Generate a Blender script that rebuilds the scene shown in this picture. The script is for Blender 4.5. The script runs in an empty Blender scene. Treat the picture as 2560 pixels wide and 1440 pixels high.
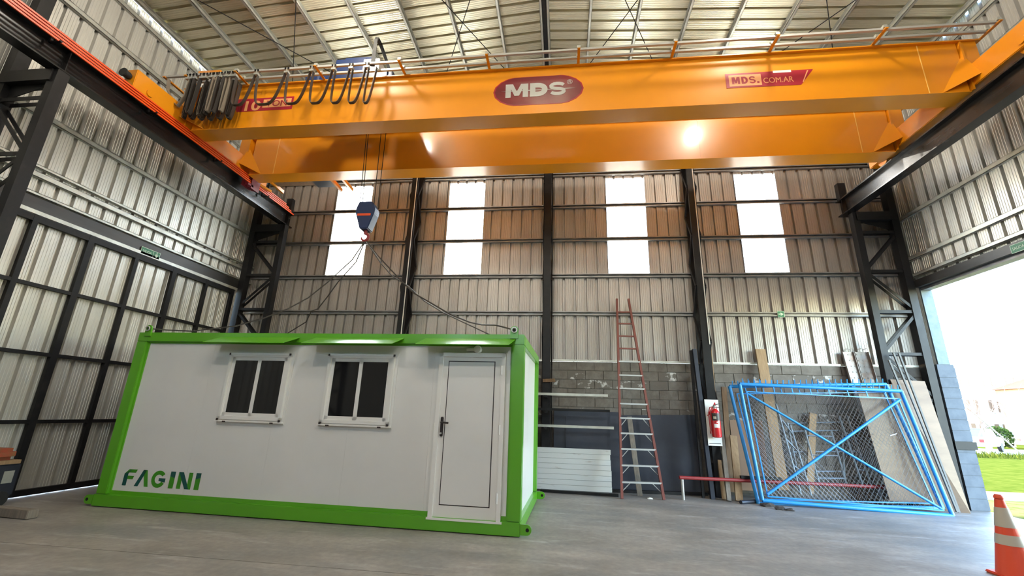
import bpy, bmesh, math, random
from mathutils import Vector, Matrix
import numpy as np
random.seed(7)
sc = bpy.context.scene
COL = sc.collection
V = Vector

# ------------------------------------------------------------------ camera
F_PX, YAW, PITCH, ROLL, CAM_H = 1080.0, -0.122708, 0.282674, 0.03216, 1.45
def cam_axes():
    cy, sy, cp, sp = math.cos(YAW), math.sin(YAW), math.cos(PITCH), math.sin(PITCH)
    f = V((sy*cp, cy*cp, sp)); r = V((cy, -sy, 0)); u = r.cross(f)
    cr, sr = math.cos(ROLL), math.sin(ROLL)
    return r*cr + u*sr, u*cr - r*sr, f
CR, CU, CF = cam_axes()
cam = bpy.data.cameras.new('camera'); cam.sensor_width = 36.0; cam.lens = F_PX*36.0/2560.0
cam.clip_start = 0.05; cam.clip_end = 400
camo = bpy.data.objects.new('camera', cam); COL.objects.link(camo)
m = Matrix.Identity(4)
for i, a in enumerate((CR, CU, -CF)):
    for j in range(3): m[j][i] = a[j]
m.translation = V((0, 0, CAM_H)); camo.matrix_world = m
sc.camera = camo
def P(px, py, ax, v):
    """photo pixel -> point on the plane x|y|z = v"""
    d = CR*((px-1280)/F_PX) - CU*((py-720)/F_PX) + CF
    c = V((0, 0, CAM_H)); k = 'xyz'.index(ax)
    return c + d*((v-c[k])/d[k])

# ------------------------------------------------------------------ world, sun, exposure
SUN_DIR = V((0.55, -1.0, -0.36)).normalized()        # the way sunlight travels
world = bpy.data.worlds.new('world'); sc.world = world; world.use_nodes = True
wn = world.node_tree.nodes; wl = world.node_tree.links
bg = wn['Background']; sky = wn.new('ShaderNodeTexSky'); sky.sky_type = 'NISHITA'
sky.sun_disc = False; sky.sun_elevation = math.asin(-SUN_DIR.z)
sky.sun_rotation = math.atan2(-SUN_DIR.x, -SUN_DIR.y); sky.air_density = 1.0; sky.dust_density = 0.5
wl.new(sky.outputs[0], bg.inputs[0]); bg.inputs[1].default_value = 1.5
sl = bpy.data.lights.new('sun', 'SUN'); sl.energy = 10.0; sl.angle = 0.009; sl.color = (1.0, 0.93, 0.82)
so = bpy.data.objects.new('sun', sl); COL.objects.link(so)
so.rotation_euler = SUN_DIR.to_track_quat('-Z', 'Y').to_euler()
sc.view_settings.view_transform = 'Standard'; sc.view_settings.look = 'None'
sc.view_settings.gamma = 1.0; sc.view_settings.use_curve_mapping = False
sc.view_settings.exposure = 1.5
sc.cycles.max_bounces = 10; sc.cycles.diffuse_bounces = 6; sc.cycles.glossy_bounces = 5
sc.cycles.transparent_max_bounces = 16; sc.cycles.sample_clamp_indirect = 6.0
sc.cycles.caustics_reflective = False; sc.cycles.caustics_refractive = False
LAMP_W = (150.0, 150.0, 250.0, 250.0, 150.0)      # radiance of the lamp globes
def portal(loc, rot, sx, sy):
    l = bpy.data.lights.new('sky_portal', 'AREA'); l.shape = 'RECTANGLE'; l.size = sx; l.size_y = sy
    l.cycles.is_portal = True
    o = bpy.data.objects.new('sky_portal', l); COL.objects.link(o); o.location = loc; o.rotation_euler = rot
portal((7.62, 7.0, 2.1), (0, math.pi/2, 0), 4.2, 5.3)          # the open door, light goes -X

# ------------------------------------------------------------------ building constants
XL, XR, YB, YF = -8.25, 7.5, 10.1, -8.0
XC, RIDGE, SLOPE, EAVE_WALL = -0.375, 9.62, 0.0845, 8.925
def roof_z(x): return RIDGE - SLOPE*abs(x-XC)
ZG = dict(A=7.46, B=6.55, C=5.64, D=4.70, E=3.765, F=2.70)

# ------------------------------------------------------------------ materials
def mat(name, col, rough=0.5, metal=0.0, noise=None, bump=0.0, coat=0.0, coat_r=0.1, spec=0.5, noise_rough=0.0):
    """principled; noise = (scale, second colour, low, high, stretch xyz)"""
    m = bpy.data.materials.new(name); m.use_nodes = True
    nt = m.node_tree; b = nt.nodes['Principled BSDF']
    b.inputs['Base Color'].default_value = (*col, 1); b.inputs['Roughness'].default_value = rough
    b.inputs['Metallic'].default_value = metal; b.inputs['Coat Weight'].default_value = coat
    b.inputs['Coat Roughness'].default_value = coat_r; b.inputs['Specular IOR Level'].default_value = spec
    if noise:
        sca, c2, lo, hi, st = noise
        tc = nt.nodes.new('ShaderNodeTexCoord'); mp = nt.nodes.new('ShaderNodeMapping')
        mp.inputs['Scale'].default_value = st
        nz = nt.nodes.new('ShaderNodeTexNoise'); nz.inputs['Scale'].default_value = sca; nz.inputs['Detail'].default_value = 6
        nz.inputs['Roughness'].default_value = 0.62
        rp = nt.nodes.new('ShaderNodeValToRGB'); rp.color_ramp.elements[0].position = lo; rp.color_ramp.elements[1].position = hi
        rp.color_ramp.elements[0].color = (*col, 1); rp.color_ramp.elements[1].color = (*c2, 1)
        nt.links.new(tc.outputs['Object'], mp.inputs[0]); nt.links.new(mp.outputs[0], nz.inputs['Vector'])
        nt.links.new(nz.outputs['Fac'], rp.inputs[0]); nt.links.new(rp.outputs[0], b.inputs['Base Color'])
        if noise_rough:
            mr = nt.nodes.new('ShaderNodeMapRange'); mr.inputs['To Min'].default_value = rough - noise_rough
            mr.inputs['To Max'].default_value = rough + noise_rough
            nt.links.new(nz.outputs['Fac'], mr.inputs['Value']); nt.links.new(mr.outputs[0], b.inputs['Roughness'])
        if bump:
            bp = nt.nodes.new('ShaderNodeBump'); bp.inputs['Strength'].default_value = bump; bp.inputs['Distance'].default_value = 0.01
            nt.links.new(nz.outputs['Fac'], bp.inputs['Height']); nt.links.new(bp.outputs[0], b.inputs['Normal'])
    return m
M = {}
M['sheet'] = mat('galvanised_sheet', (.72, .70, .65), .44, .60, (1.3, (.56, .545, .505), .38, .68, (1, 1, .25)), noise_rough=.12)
M['dimoldsheet'] = mat('weathered_dimmed_galvanised_sheet', (.44, .405, .37), .48, .48, (1.3, (.33, .30, .275), .38, .68, (1, 1, .25)), noise_rough=.12)  # older, browner sheet; shade for the lamp-lit back wall mixed into its colour
M['roof'] = mat('galvanised_roof_sheet', (.80, .75, .58), .38, .70, (1.1, (.62, .58, .44), .38, .70, (.3, 1, 1)), noise_rough=.12)
M['galv'] = mat('galvanised_channel', (.58, .58, .52), .42, .6, (5, (.44, .44, .40), .35, .7, (1, 1, 1)), noise_rough=.1)
M['girt'] = mat('painted_grey_girt', (.30, .29, .285), .45, .5, (4, (.21, .20, .20), .35, .7, (1, 1, 1)), noise_rough=.1)
M['track'] = mat('dark_track_paint', (.035, .033, .033), .4, .2, (3, (.06, .057, .055), .4, .7, (1, .15, 1)))
M['steel'] = mat('charcoal_painted_steel', (.007, .0065, .0075), .5, 0, (6, (.018, .016, .016), .5, .8, (1, 1, 1)), noise_rough=.12, spec=.28)
M['beam'] = mat('black_beam_paint', (.010, .0095, .010), .26, 0, (3, (.022, .021, .02), .5, .8, (1, .2, 1)), noise_rough=.08, spec=.5)
M['yellow'] = mat('crane_yellow_paint', (.76, .275, .006), .33, 0, (.8, (.69, .24, .005), .35, .7, (1, 1, 1)), coat=.4, coat_r=.12)
M['weld'] = mat('pale_weld_seam', (.85, .50, .12), .5)
M['orange'] = mat('orange_conductor_plastic', (.78, .075, .006), .4)
M['collector'] = mat('dark_red_collector', (.16, .012, .02), .4)
M['rubber'] = mat('black_rubber', (.012, .012, .012), .6)
M['cable'] = mat('flat_grey_cable', (.032, .027, .024), .45)
M['cable2'] = mat('pale_flat_cable', (.20, .165, .125), .5)
M['pipe'] = mat('galvanised_pipe', (.46, .45, .42), .4, .35)
M['bluepaint'] = mat('hoist_blue_paint', (.008, .022, .08), .35, 0)
M['whitepaint'] = mat('white_paint', (.8, .79, .76), .4)
M['green'] = mat('container_green_paint', (.105, .38, .012), .32, 0, (.7, (.095, .34, .011), .35, .7, (1, 1, 1)), coat=.4, coat_r=.15)
M['panel'] = mat('white_insulated_panel', (.74, .72, .685), .38, 0, (1.2, (.71, .69, .655), .4, .65, (1, 1, 1)), coat=.2, coat_r=.2)
M['alu'] = mat('white_aluminium', (.78, .755, .71), .32, 0, coat=.2)
M['darkglass'] = mat('dark_window_glass', (.010, .010, .011), .05, 0, spec=.35)
M['blackplastic'] = mat('black_plastic', (.02, .012, .012), .45)
M['darkgreen'] = mat('dark_green_print', (.005, .075, .065), .45)
M['lightgreen'] = mat('light_green_print', (.045, .26, .012), .45)
M['maroon'] = mat('maroon_badge', (.15, .010, .016), .3, 0, (1.2, (.22, .02, .02), .45, .75, (1, 1, 2.5)), coat=.5)
M['red'] = mat('red_decal', (.36, .014, .028), .4)
M['peach'] = mat('peach_print', (.82, .36, .14), .45)
M['silver'] = mat('silver_print', (.50, .49, .46), .35, .3)
M['block'] = mat('concrete_block', (.145, .125, .105), .9, 0, (7, (.21, .185, .16), .4, .75, (1, 1, 1)), bump=.6)
M['blockpale'] = mat('concrete_block_with_lime', (.15, .13, .11), .9, 0, (5.5, (.55, .53, .50), .55, .63, (1.0, 1, 1.3)), bump=.6)
def use_position(m):
    nt = m.node_tree; g = nt.nodes.new('ShaderNodeNewGeometry')
    mp = [n for n in nt.nodes if n.type == 'MAPPING'][0]; nt.links.new(g.outputs['Position'], mp.inputs[0])
for k_ in ('block', 'blockpale'): use_position(M[k_])
M['mortar'] = mat('mortar', (.10, .088, .075), .95, 0, (9, (.17, .15, .13), .4, .75, (1, 1, 1)), bump=.5)
M['plasterblue'] = mat('grey_painted_render', (.13, .145, .165), .7, 0, (5, (.10, .112, .13), .4, .7, (1, 1, 1)), spec=0.0)
M['jamb'] = mat('pale_jamb_flashing', (.19, .235, .25), .6, 0, (7, (.14, .18, .20), .4, .7, (1, 1, 1)), spec=.1)
M['ladder'] = mat('red_brown_fibreglass', (.18, .050, .038), .5)
M['ladalu'] = mat('worn_aluminium', (.46, .46, .45), .42, .6)
M['wood'] = mat('pale_timber', (.36, .235, .125), .75, 0, (3, (.25, .155, .08), .35, .7, (8, 8, .7)), bump=.2)
M['wood2'] = mat('brown_timber', (.22, .125, .06), .75, 0, (3, (.13, .075, .04), .35, .7, (8, 8, .7)), bump=.2)
M['wood3'] = mat('grey_weathered_timber', (.24, .20, .16), .8, 0, (3, (.15, .125, .10), .35, .7, (8, 8, .7)), bump=.2)
M['ply'] = mat('plywood', (.25, .17, .112), .75, 0, (2.2, (.18, .12, .08), .35, .72, (.5, 2, 2)), coat=.1)
M['whitewood'] = mat('white_painted_boards', (.62, .62, .61), .6, 0, (3.0, (.40, .33, .30), .62, .74, (1, 1, 6)))
M['plate'] = mat('blue_black_steel_plate', (.030, .034, .048), .42, .4, (1.6, (.045, .05, .066), .4, .7, (1, 1, 1)), noise_rough=.1)
M['gate'] = mat('light_blue_gate_paint', (.018, .25, .62), .4, 0, (9, (.03, .20, .50), .45, .75, (1, 1, 1)))
M['wire'] = mat('galvanised_wire', (.34, .36, .38), .4, .6)
M['hood'] = mat('faded_red_hood', (.34, .07, .03), .6, 0, (6, (.20, .12, .04), .45, .65, (1, 1, 1)))
M['greybar'] = mat('grey_primed_bar', (.15, .145, .135), .6, 0, spec=.2)
M['scaf'] = mat('grey_blue_scaffold_tube', (.20, .24, .28), .45, .4, (8, (.12, .10, .09), .5, .75, (1, 1, 1)))
M['tread'] = mat('rusty_galvanised_plank', (.33, .30, .28), .5, .5, (6, (.22, .13, .09), .45, .75, (1, 1, 1)))
M['redpipe'] = mat('dull_red_paint', (.26, .022, .022), .5)
M['extred'] = mat('extinguisher_red', (.55, .012, .018), .25, 0, coat=.6)
M['signgreen'] = mat('safety_sign_green', (.035, .20, .10), .5)
M['signpale'] = mat('pale_sign_print', (.62, .78, .62), .5)
M['coneorange'] = mat('cone_orange', (.75, .075, .025), .45)
M['conegrey'] = mat('cone_grey_band', (.48, .42, .33), .35)
M['rag'] = mat('dark_cloth', (.045, .035, .028), .9)
M['kraft'] = mat('brown_board', (.27, .17, .11), .8)
M['grass'] = mat('lawn_grass', (.055, .072, .010), .9, 0, (2.5, (.092, .098, .017), .4, .65, (1, 1, 1)), spec=0.0)
M['drygrass'] = mat('dry_patchy_grass', (.14, .115, .05), .95, 0, (3.5, (.08, .10, .02), .45, .6, (1, 1, 1)), spec=0.0)
M['asphalt'] = mat('pale_asphalt', (.38, .37, .35), .9, spec=0.0)
M['paving'] = mat('pale_paving', (.30, .275, .25), .6, spec=0.0)
M['brickred'] = mat('red_brick', (.35, .13, .08), .9, spec=0.0)
M['farwhite'] = mat('white_render', (.80, .79, .78), .8, spec=0.0)
M['farglass'] = mat('far_window_glass', (.10, .12, .15), .2)
M['bark'] = mat('pale_bark', (.28, .20, .16), .9)
M['leaf'] = mat('bush_green', (.03, .05, .010), .9, 0, (8, (.05, .07, .018), .4, .6, (1, 1, 1)), spec=0.0)
M['carpaint'] = mat('white_car_paint', (.78, .79, .80), .25, 0, coat=.8)
M['carred'] = mat('tail_lamp_red', (.5, .02, .02), .3)
# concrete floor: trowel streaks and stains
def floor_mat():
    m = bpy.data.materials.new('worn_concrete_floor'); m.use_nodes = True
    nt = m.node_tree; b = nt.nodes['Principled BSDF']; L = nt.links.new
    tc = nt.nodes.new('ShaderNodeTexCoord')
    def nz(scale, st, det=6, rot=0):
        mp = nt.nodes.new('ShaderNodeMapping'); mp.inputs['Scale'].default_value = st; mp.inputs['Rotation'].default_value = (0, 0, rot)
        n = nt.nodes.new('ShaderNodeTexNoise'); n.inputs['Scale'].default_value = scale; n.inputs['Detail'].default_value = det
        n.inputs['Roughness'].default_value = .6
        L(tc.outputs['Object'], mp.inputs[0]); L(mp.outputs[0], n.inputs['Vector']); return n
    n1 = nz(.9, (1, 1, 1)); n2 = nz(1.5, (.45, 1.9, 1), 8, .75); n3 = nz(14, (1, 1, 1), 5)
    r1 = nt.nodes.new('ShaderNodeValToRGB'); r1.color_ramp.elements[0].position = .30; r1.color_ramp.elements[1].position = .72
    r1.color_ramp.elements[0].color = (.215, .188, .160, 1); r1.color_ramp.elements[1].color = (.345, .312, .272, 1)
    r2 = nt.nodes.new('ShaderNodeValToRGB'); r2.color_ramp.elements[0].position = .36; r2.color_ramp.elements[1].position = .70
    r2.color_ramp.elements[0].color = (.80, .80, .80, 1); r2.color_ramp.elements[1].color = (1.22, 1.21, 1.20, 1)
    mx = nt.nodes.new('ShaderNodeMix'); mx.data_type = 'RGBA'; mx.blend_type = 'MULTIPLY'; mx.inputs[0].default_value = 1
    L(n1.outputs['Fac'], r1.inputs[0]); L(n2.outputs['Fac'], r2.inputs[0]); L(r1.outputs[0], mx.inputs[6]); L(r2.outputs[0], mx.inputs[7])
    n4 = nz(.55, (.8, 1.5, 1), 8, .6); n5 = nz(3.2, (.35, 1.6, 1), 9, .7)
    r4 = nt.nodes.new('ShaderNodeValToRGB'); r4.color_ramp.elements[0].position = .46; r4.color_ramp.elements[1].position = .60
    mb4 = nt.nodes.new('ShaderNodeMix'); mb4.data_type = 'RGBA'; mb4.inputs[7].default_value = (.175, .175, .168, 1)
    m4 = nt.nodes.new('ShaderNodeMath'); m4.operation = 'MULTIPLY'; m4.inputs[1].default_value = .65
    L(n4.outputs['Fac'], r4.inputs[0]); L(r4.outputs[0], m4.inputs[0]); L(m4.outputs[0], mb4.inputs[0]); L(mx.outputs[2], mb4.inputs[6])
    r5 = nt.nodes.new('ShaderNodeValToRGB'); r5.color_ramp.elements[0].position = .57; r5.color_ramp.elements[1].position = .70
    mb5 = nt.nodes.new('ShaderNodeMix'); mb5.data_type = 'RGBA'; mb5.inputs[7].default_value = (.46, .43, .40, 1)
    m5 = nt.nodes.new('ShaderNodeMath'); m5.operation = 'MULTIPLY'; m5.inputs[1].default_value = .55
    L(n5.outputs['Fac'], r5.inputs[0]); L(r5.outputs[0], m5.inputs[0]); L(m5.outputs[0], mb5.inputs[0]); L(mb4.outputs[2], mb5.inputs[6])
    mx = mb5
    mx2 = nt.nodes.new('ShaderNodeMix'); mx2.data_type = 'RGBA'; mx2.blend_type = 'OVERLAY'; mx2.inputs[0].default_value = .35
    L(mx.outputs[2], mx2.inputs[6]); L(n3.outputs['Fac'], mx2.inputs[7]); L(mx2.outputs[2], b.inputs['Base Color'])
    mr = nt.nodes.new('ShaderNodeMapRange'); mr.inputs['To Min'].default_value = .38; mr.inputs['To Max'].default_value = .62
    L(n2.outputs['Fac'], mr.inputs[0]); L(mr.outputs[0], b.inputs['Roughness'])
    bp = nt.nodes.new('ShaderNodeBump'); bp.inputs['Strength'].default_value = .15; bp.inputs['Distance'].default_value = .01
    L(n3.outputs['Fac'], bp.inputs['Height']); L(bp.outputs[0], b.inputs['Normal'])
    return m
M['floor'] = floor_mat()
# translucent fibreglass skylight sheet
def fibreglass():
    m = bpy.data.materials.new('translucent_fibreglass'); m.use_nodes = True
    nt = m.node_tree; nt.nodes.remove(nt.nodes['Principled BSDF']); out = nt.nodes['Material Output']
    t = nt.nodes.new('ShaderNodeBsdfTranslucent'); t.inputs[0].default_value = (.92, .93, .92, 1)
    tr = nt.nodes.new('ShaderNodeBsdfTransparent'); tr.inputs[0].default_value = (.95, .96, .95, 1)
    mx = nt.nodes.new('ShaderNodeMixShader'); mx.inputs[0].default_value = .35
    nt.links.new(t.outputs[0], mx.inputs[1]); nt.links.new(tr.outputs[0], mx.inputs[2]); nt.links.new(mx.outputs[0], out.inputs[0])
    return m
M['fibre'] = fibreglass()
def emit(name, col, s):
    m = bpy.data.materials.new(name); m.use_nodes = True; b = m.node_tree.nodes['Principled BSDF']
    b.inputs['Emission Color'].default_value = (*col, 1); b.inputs['Emission Strength'].default_value = s; return m

# ------------------------------------------------------------------ mesh helpers
class MB:
    def __init__(s): s.v = []; s.f = []; s.smooth = False
    def add(s, vs, fs):
        o = len(s.v); s.v += [tuple(p) for p in vs]; s.f += [tuple(i+o for i in f) for f in fs]; return s
    def box(s, x0, x1, y0, y1, z0, z1):
        return s.add([(x, y, z) for x in (x0, x1) for y in (y0, y1) for z in (z0, z1)],
            [(0, 1, 3, 2), (4, 6, 7, 5), (0, 4, 5, 1), (2, 3, 7, 6), (0, 2, 6, 4), (1, 5, 7, 3)])
    def bar(s, a, b, w, h, up=(0, 0, 1)):
        a, b = V(a), V(b); d = (b-a).normalized(); up = V(up)
        if abs(d.dot(up)) > .98: up = V((0, 1, 0)) if abs(d.y) < .9 else V((1, 0, 0))
        r = d.cross(up).normalized(); u = r.cross(d)
        vs = [p + r*(i*w/2) + u*(j*h/2) for p in (a, b) for i in (-1, 1) for j in (-1, 1)]
        return s.add(vs, [(0, 1, 3, 2), (4, 6, 7, 5), (0, 4, 5, 1), (2, 3, 7, 6), (0, 2, 6, 4), (1, 5, 7, 3)])
    def tube(s, pts, r, n=8, cap=True, closed=False):
        pts = [V(p) for p in pts]; k = len(pts); rings = []; rr = r if isinstance(r, (list, tuple)) else [r]*k
        ref = None
        for i, p in enumerate(pts):
            d = (pts[min(i+1, k-1)] - pts[max(i-1, 0)]).normalized()
            if ref is None:
                ref = V((0, 0, 1)) if abs(d.z) < .9 else V((1, 0, 0))
            a = (ref - d*ref.dot(d)).normalized(); ref = a; b = d.cross(a)
            rings.append([p + (a*math.cos(t) + b*math.sin(t))*rr[i] for t in (2*math.pi*j/n for j in range(n))])
        vs = [q for rg in rings for q in rg]; fs = []
        for i in range(k-1):
            for j in range(n):
                fs.append((i*n+j, i*n+(j+1) % n, (i+1)*n+(j+1) % n, (i+1)*n+j))
        if cap: fs.append(tuple(range(n))[::-1]); fs.append(tuple((k-1)*n+j for j in range(n)))
        s.smooth = True
        return s.add(vs, fs)
    def ribbon(s, pts, w, t, wdir):
        """flat strap along pts; wdir = direction of its width"""
        pts = [V(p) for p in pts]; k = len(pts); wd = V(wdir).normalized(); vs = []
        for i, p in enumerate(pts):
            d = (pts[min(i+1, k-1)] - pts[max(i-1, 0)]).normalized(); nn = d.cross(wd).normalized()
            vs += [p + wd*(w/2) + nn*(t/2), p - wd*(w/2) + nn*(t/2), p - wd*(w/2) - nn*(t/2), p + wd*(w/2) - nn*(t/2)]
        fs = []
        for i in range(k-1):
            for j in range(4): fs.append((i*4+j, i*4+(j+1) % 4, (i+1)*4+(j+1) % 4, (i+1)*4+j))
        fs += [(3, 2, 1, 0), tuple((k-1)*4+j for j in range(4))]
        return s.add(vs, fs)
    def lathe(s, prof, n=20, c=(0, 0, 0), axis='z'):
        vs = []; fs = []; k = len(prof)
        for r, h in prof:
            for j in range(n):
                t = 2*math.pi*j/n; x, y = r*math.cos(t), r*math.sin(t)
                p = (x, y, h) if axis == 'z' else ((h, x, y) if axis == 'x' else (x, h, y))
                vs.append((p[0]+c[0], p[1]+c[1], p[2]+c[2]))
        for i in range(k-1):
            for j in range(n): fs.append((i*n+j, i*n+(j+1) % n, (i+1)*n+(j+1) % n, (i+1)*n+j))
        fs.append(tuple(range(n))[::-1]); fs.append(tuple((k-1)*n+j for j in range(n)))
        s.smooth = True
        return s.add(vs, fs)
    def prism(s, poly, a, off):
        """poly: 3-D points of one face; off: extrusion vector"""
        k = len(poly); p = [V(q) for q in poly]; o = V(off)
        return s.add(p + [q+o for q in p], [tuple(range(k))[::-1], tuple(range(k, 2*k))] + [(i, (i+1) % k, k+(i+1) % k, k+i) for i in range(k)])
    def mesh(s, name, mt):
        me = bpy.data.meshes.new(name); me.from_pydata(s.v, [], s.f); me.materials.append(mt)
        bm = bmesh.new(); bm.from_mesh(me); bmesh.ops.recalc_face_normals(bm, faces=bm.faces); bm.to_mesh(me); bm.free()
        if s.smooth:
            me.shade_auto_smooth(math.radians(40)) if hasattr(me, 'shade_auto_smooth') else None
            for p in me.polygons: p.use_smooth = True
            try: me.set_sharp_from_angle(angle=math.radians(42))
            except Exception: pass
        me.update(); return me
    def build(s, name, mt, parent=None, local=False, bevel=0, **tags):
        me = s.mesh(name, mt)
        if bevel:
            bm = bmesh.new(); bm.from_mesh(me)
            bmesh.ops.bevel(bm, geom=[e for e in bm.edges], offset=bevel, segments=2, affect='EDGES', clamp_overlap=True)
            bm.to_mesh(me); bm.free()
        return link(name, me, parent, local, **tags)
def link(name, me, parent=None, local=False, **tags):
    o = bpy.data.objects.new(name, me); COL.objects.link(o)
    if parent is not None:
        o.parent = parent
        if not local: o.matrix_parent_inverse = WM[parent.name].inverted()
        WM[o.name] = WM[parent.name] if local else Matrix.Identity(4)
    else:
        c = Matrix.Identity(4); WM[o.name] = c
    for k, v in tags.items(): o[k] = v
    return o
WM = {}
def thing(name, loc=(0, 0, 0), rz=0, **tags):
    o = bpy.data.objects.new(name, None); COL.objects.link(o); o.empty_display_size = .1
    o.location = loc; o.rotation_euler = (0, 0, rz)
    WM[o.name] = Matrix.Translation(V(loc)) @ Matrix.Rotation(rz, 4, 'Z')
    for k, v in tags.items(): o[k] = v
    return o
def origin_base(o):
    """move a single-mesh object's origin to the middle of its base"""
    me = o.data; co = [v.co for v in me.vertices]
    c = V(((min(p.x for p in co)+max(p.x for p in co))/2, (min(p.y for p in co)+max(p.y for p in co))/2, min(p.z for p in co)))
    me.transform(Matrix.Translation(-c)); o.location = c; return o
def solo(mb, name, mt, label, category, group=None, bevel=0):
    o = mb.build(name, mt, bevel=bevel); o['label'] = label; o['category'] = category
    if group: o['group'] = group
    return origin_base(o)
def text_mesh(body, mt, h, w=None, bold=0.0, ext=.002, font_space=1.0):
    """upright lettering in the local X (reading) / Y (up) plane, lower-left corner at 0,0"""
    cu = bpy.data.curves.new('lettering', 'FONT'); cu.body = body; cu.size = 1; cu.extrude = 0; cu.offset = bold; cu.space_character = font_space
    cu.fill_mode = 'BOTH'; cu.extrude = .01
    ob = bpy.data.objects.new('lettering', cu); COL.objects.link(ob)
    dg = bpy.context.evaluated_depsgraph_get(); dg.update()
    me = bpy.data.meshes.new_from_object(ob.evaluated_get(dg))
    bpy.data.objects.remove(ob); bpy.data.curves.remove(cu)
    xs = [v.co.x for v in me.vertices]; ys = [v.co.y for v in me.vertices]
    x0, x1, y0, y1 = min(xs), max(xs), min(ys), max(ys)
    sy = h/(y1-y0); sx = (w/(x1-x0)) if w else sy
    for v in me.vertices: v.co = ((v.co.x-x0)*sx, (v.co.y-y0)*sy, (v.co.z/.01)*ext)
    me.materials.clear(); me.materials.append(mt); return me
def frame(o, ux, uy):
    ux, uy = V(ux).normalized(), V(uy).normalized(); uz = ux.cross(uy)
    m = Matrix.Identity(4)
    for i, a in enumerate((ux, uy, uz)):
        for j in range(3): m[j][i] = a[j]
    m.translation = V(o); return m
def lettering(name, body, mt, o, ux, uy, h, w=None, parent=None, bold=0.0, ext=.002, local=False, sp=1.0):
    me = text_mesh(body, mt, h, w, bold, ext, sp); me.name = name; me.transform(frame(o, ux, uy))
    return link(name, me, parent, local)

def heavy(mb, ch, x0, w, h, t, put):
    """thick block letters M, D, S and full stop drawn as solid strokes; put(x, y) -> 3-D point, returns nothing"""
    cnt = [0]
    def poly(pts):
        cnt[0] += 1; mb.prism([put(x0+a*w, b*h) for a, b in pts], 0, put(0, 0, 1+.02*cnt[0])-put(0, 0, 0))
    def band(c, tw, th):
        n = len(c); L = []; Rr = []
        for i in range(n):
            a, b = c[max(i-1, 0)], c[min(i+1, n-1)]; dx, dy = (b[0]-a[0])*w, (b[1]-a[1])*h; l = math.hypot(dx, dy) or 1
            L.append((c[i][0]-dy/l*t/2/w, c[i][1]+dx/l*t/2/h)); Rr.append((c[i][0]+dy/l*t/2/w, c[i][1]-dx/l*t/2/h))
        for i in range(n-1): poly([L[i], L[i+1], Rr[i+1], Rr[i]])
    k = t/w; kh = t/h
    if ch == 'M':
        poly([(0, 0), (k, 0), (k, 1), (0, 1)]); poly([(1-k, 0), (1, 0), (1, 1), (1-k, 1)])
        poly([(k*.5, 1), (k*1.35, 1), (.5+k*.42, .12), (.5-k*.42, .12)]); poly([(1-k*1.35, 1), (1-k*.5, 1), (.5+k*.42, .12), (.5-k*.42, .12)])
    elif ch == 'D':
        poly([(0, 0), (k, 0), (k, 1), (0, 1)])
        band([(k*.5, 1-kh/2), (.45, 1-kh/2)] + [(.45+(.55-k/2)*math.sin(a), .5+(.5-kh/2)*math.cos(a)) for a in [math.pi*i/10 for i in range(1, 10)]] + [(.45, kh/2), (k*.5, kh/2)], t, t)
    elif ch == 'S':
        rx, ry = .5-k/2, .25-kh/4
        c = [(.5+rx*math.cos(a), 1-kh/2-ry+ry*math.sin(a)) for a in [math.radians(20+i*25) for i in range(11)]]
        c2 = [(.5-rx*math.cos(a), kh/2+ry-ry*math.sin(a)) for a in [math.radians(20+i*25) for i in range(11)]]
        band(c + c2[::-1], t, t)
    elif ch == '.': poly([(0, 0), (1, 0), (1, kh), (0, kh)])
# corrugated sheet ------------------------------------------------
def profile(width, n, deep=.06):
    p = width/n; pts = []
    for i in range(n):
        b = i*p
        for f, d in ((0, 0), (.10, 0), (.115, .005), (.145, .005), (.16, 0), (.28, 0), (.295, .005), (.325, .005), (.34, 0), (.46, 0), (.475, .005), (.505, .005), (.52, 0), (.62, 0), (.635, .005), (.66, .005), (.675, 0), (.745, 0), (.775, 1), (.965, 1)):
            pts.append((b+f*p, deep*d if d == 1 else d))
    pts.append((width, 0)); return pts
def sheet(name, parent, mt, o, u, v, n, width, v0, v1, npitch=4, **tags):
    """o corner, u across, v along, n outward; v0/v1 numbers or functions of the across distance"""
    o, u, v, n = V(o), V(u), V(v), V(n); vs = []; fs = []
    f0 = v0 if callable(v0) else (lambda s: v0); f1 = v1 if callable(v1) else (lambda s: v1)
    pr = profile(width, npitch)
    for s, d in pr:
        b = o + u*s + n*d
        vs += [b + v*f0(s), b + v*f1(s)]
    for i in range(len(pr)-1): fs.append((2*i, 2*i+1, 2*i+3, 2*i+2))
    me = bpy.data.meshes.new(name); me.from_pydata([tuple(p) for p in vs], [], fs); me.materials.append(mt); me.update()
    return link(name, me, parent, **tags)
def c_channel(mb, a, b, w, h, t=.006, up=(0, 0, 1), flip=1):
    """lipped channel: web + two flanges"""
    a, b = V(a), V(b); d = (b-a).normalized(); up = V(up); r = d.cross(up).normalized()*flip; u = up
    mb.bar(a, b, t, h, up); mb.bar(a+r*(w/2)+u*(h/2), b+r*(w/2)+u*(h/2), w, t, up); mb.bar(a+r*(w/2)-u*(h/2), b+r*(w/2)-u*(h/2), w, t, up)
    mb.bar(a+r*w+u*(h/2-.012), b+r*w+u*(h/2-.012), t, .024, up); mb.bar(a+r*w-u*(h/2-.012), b+r*w-u*(h/2-.012), t, .024, up)
    return mb

# ================================================================== SETTING
# ---- floor slabs with joints
floor = thing('floor', (0, 0, 0), kind='structure')
ys = [YF, -.6, 4.43, 10.12]; xs = [-8.27, 7.72]
for i in range(1):
    for j in range(3):
        g = .005
        MB().box(xs[i]+g, xs[i+1]-g, ys[j]+g, ys[j+1]-g, -.16, 0).build('floor_slab', M['floor'], floor)
MB().box(-8.27, 7.72, YF, 10.12, -.3, -.012).build('sub_base', M['mortar'], floor)

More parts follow.
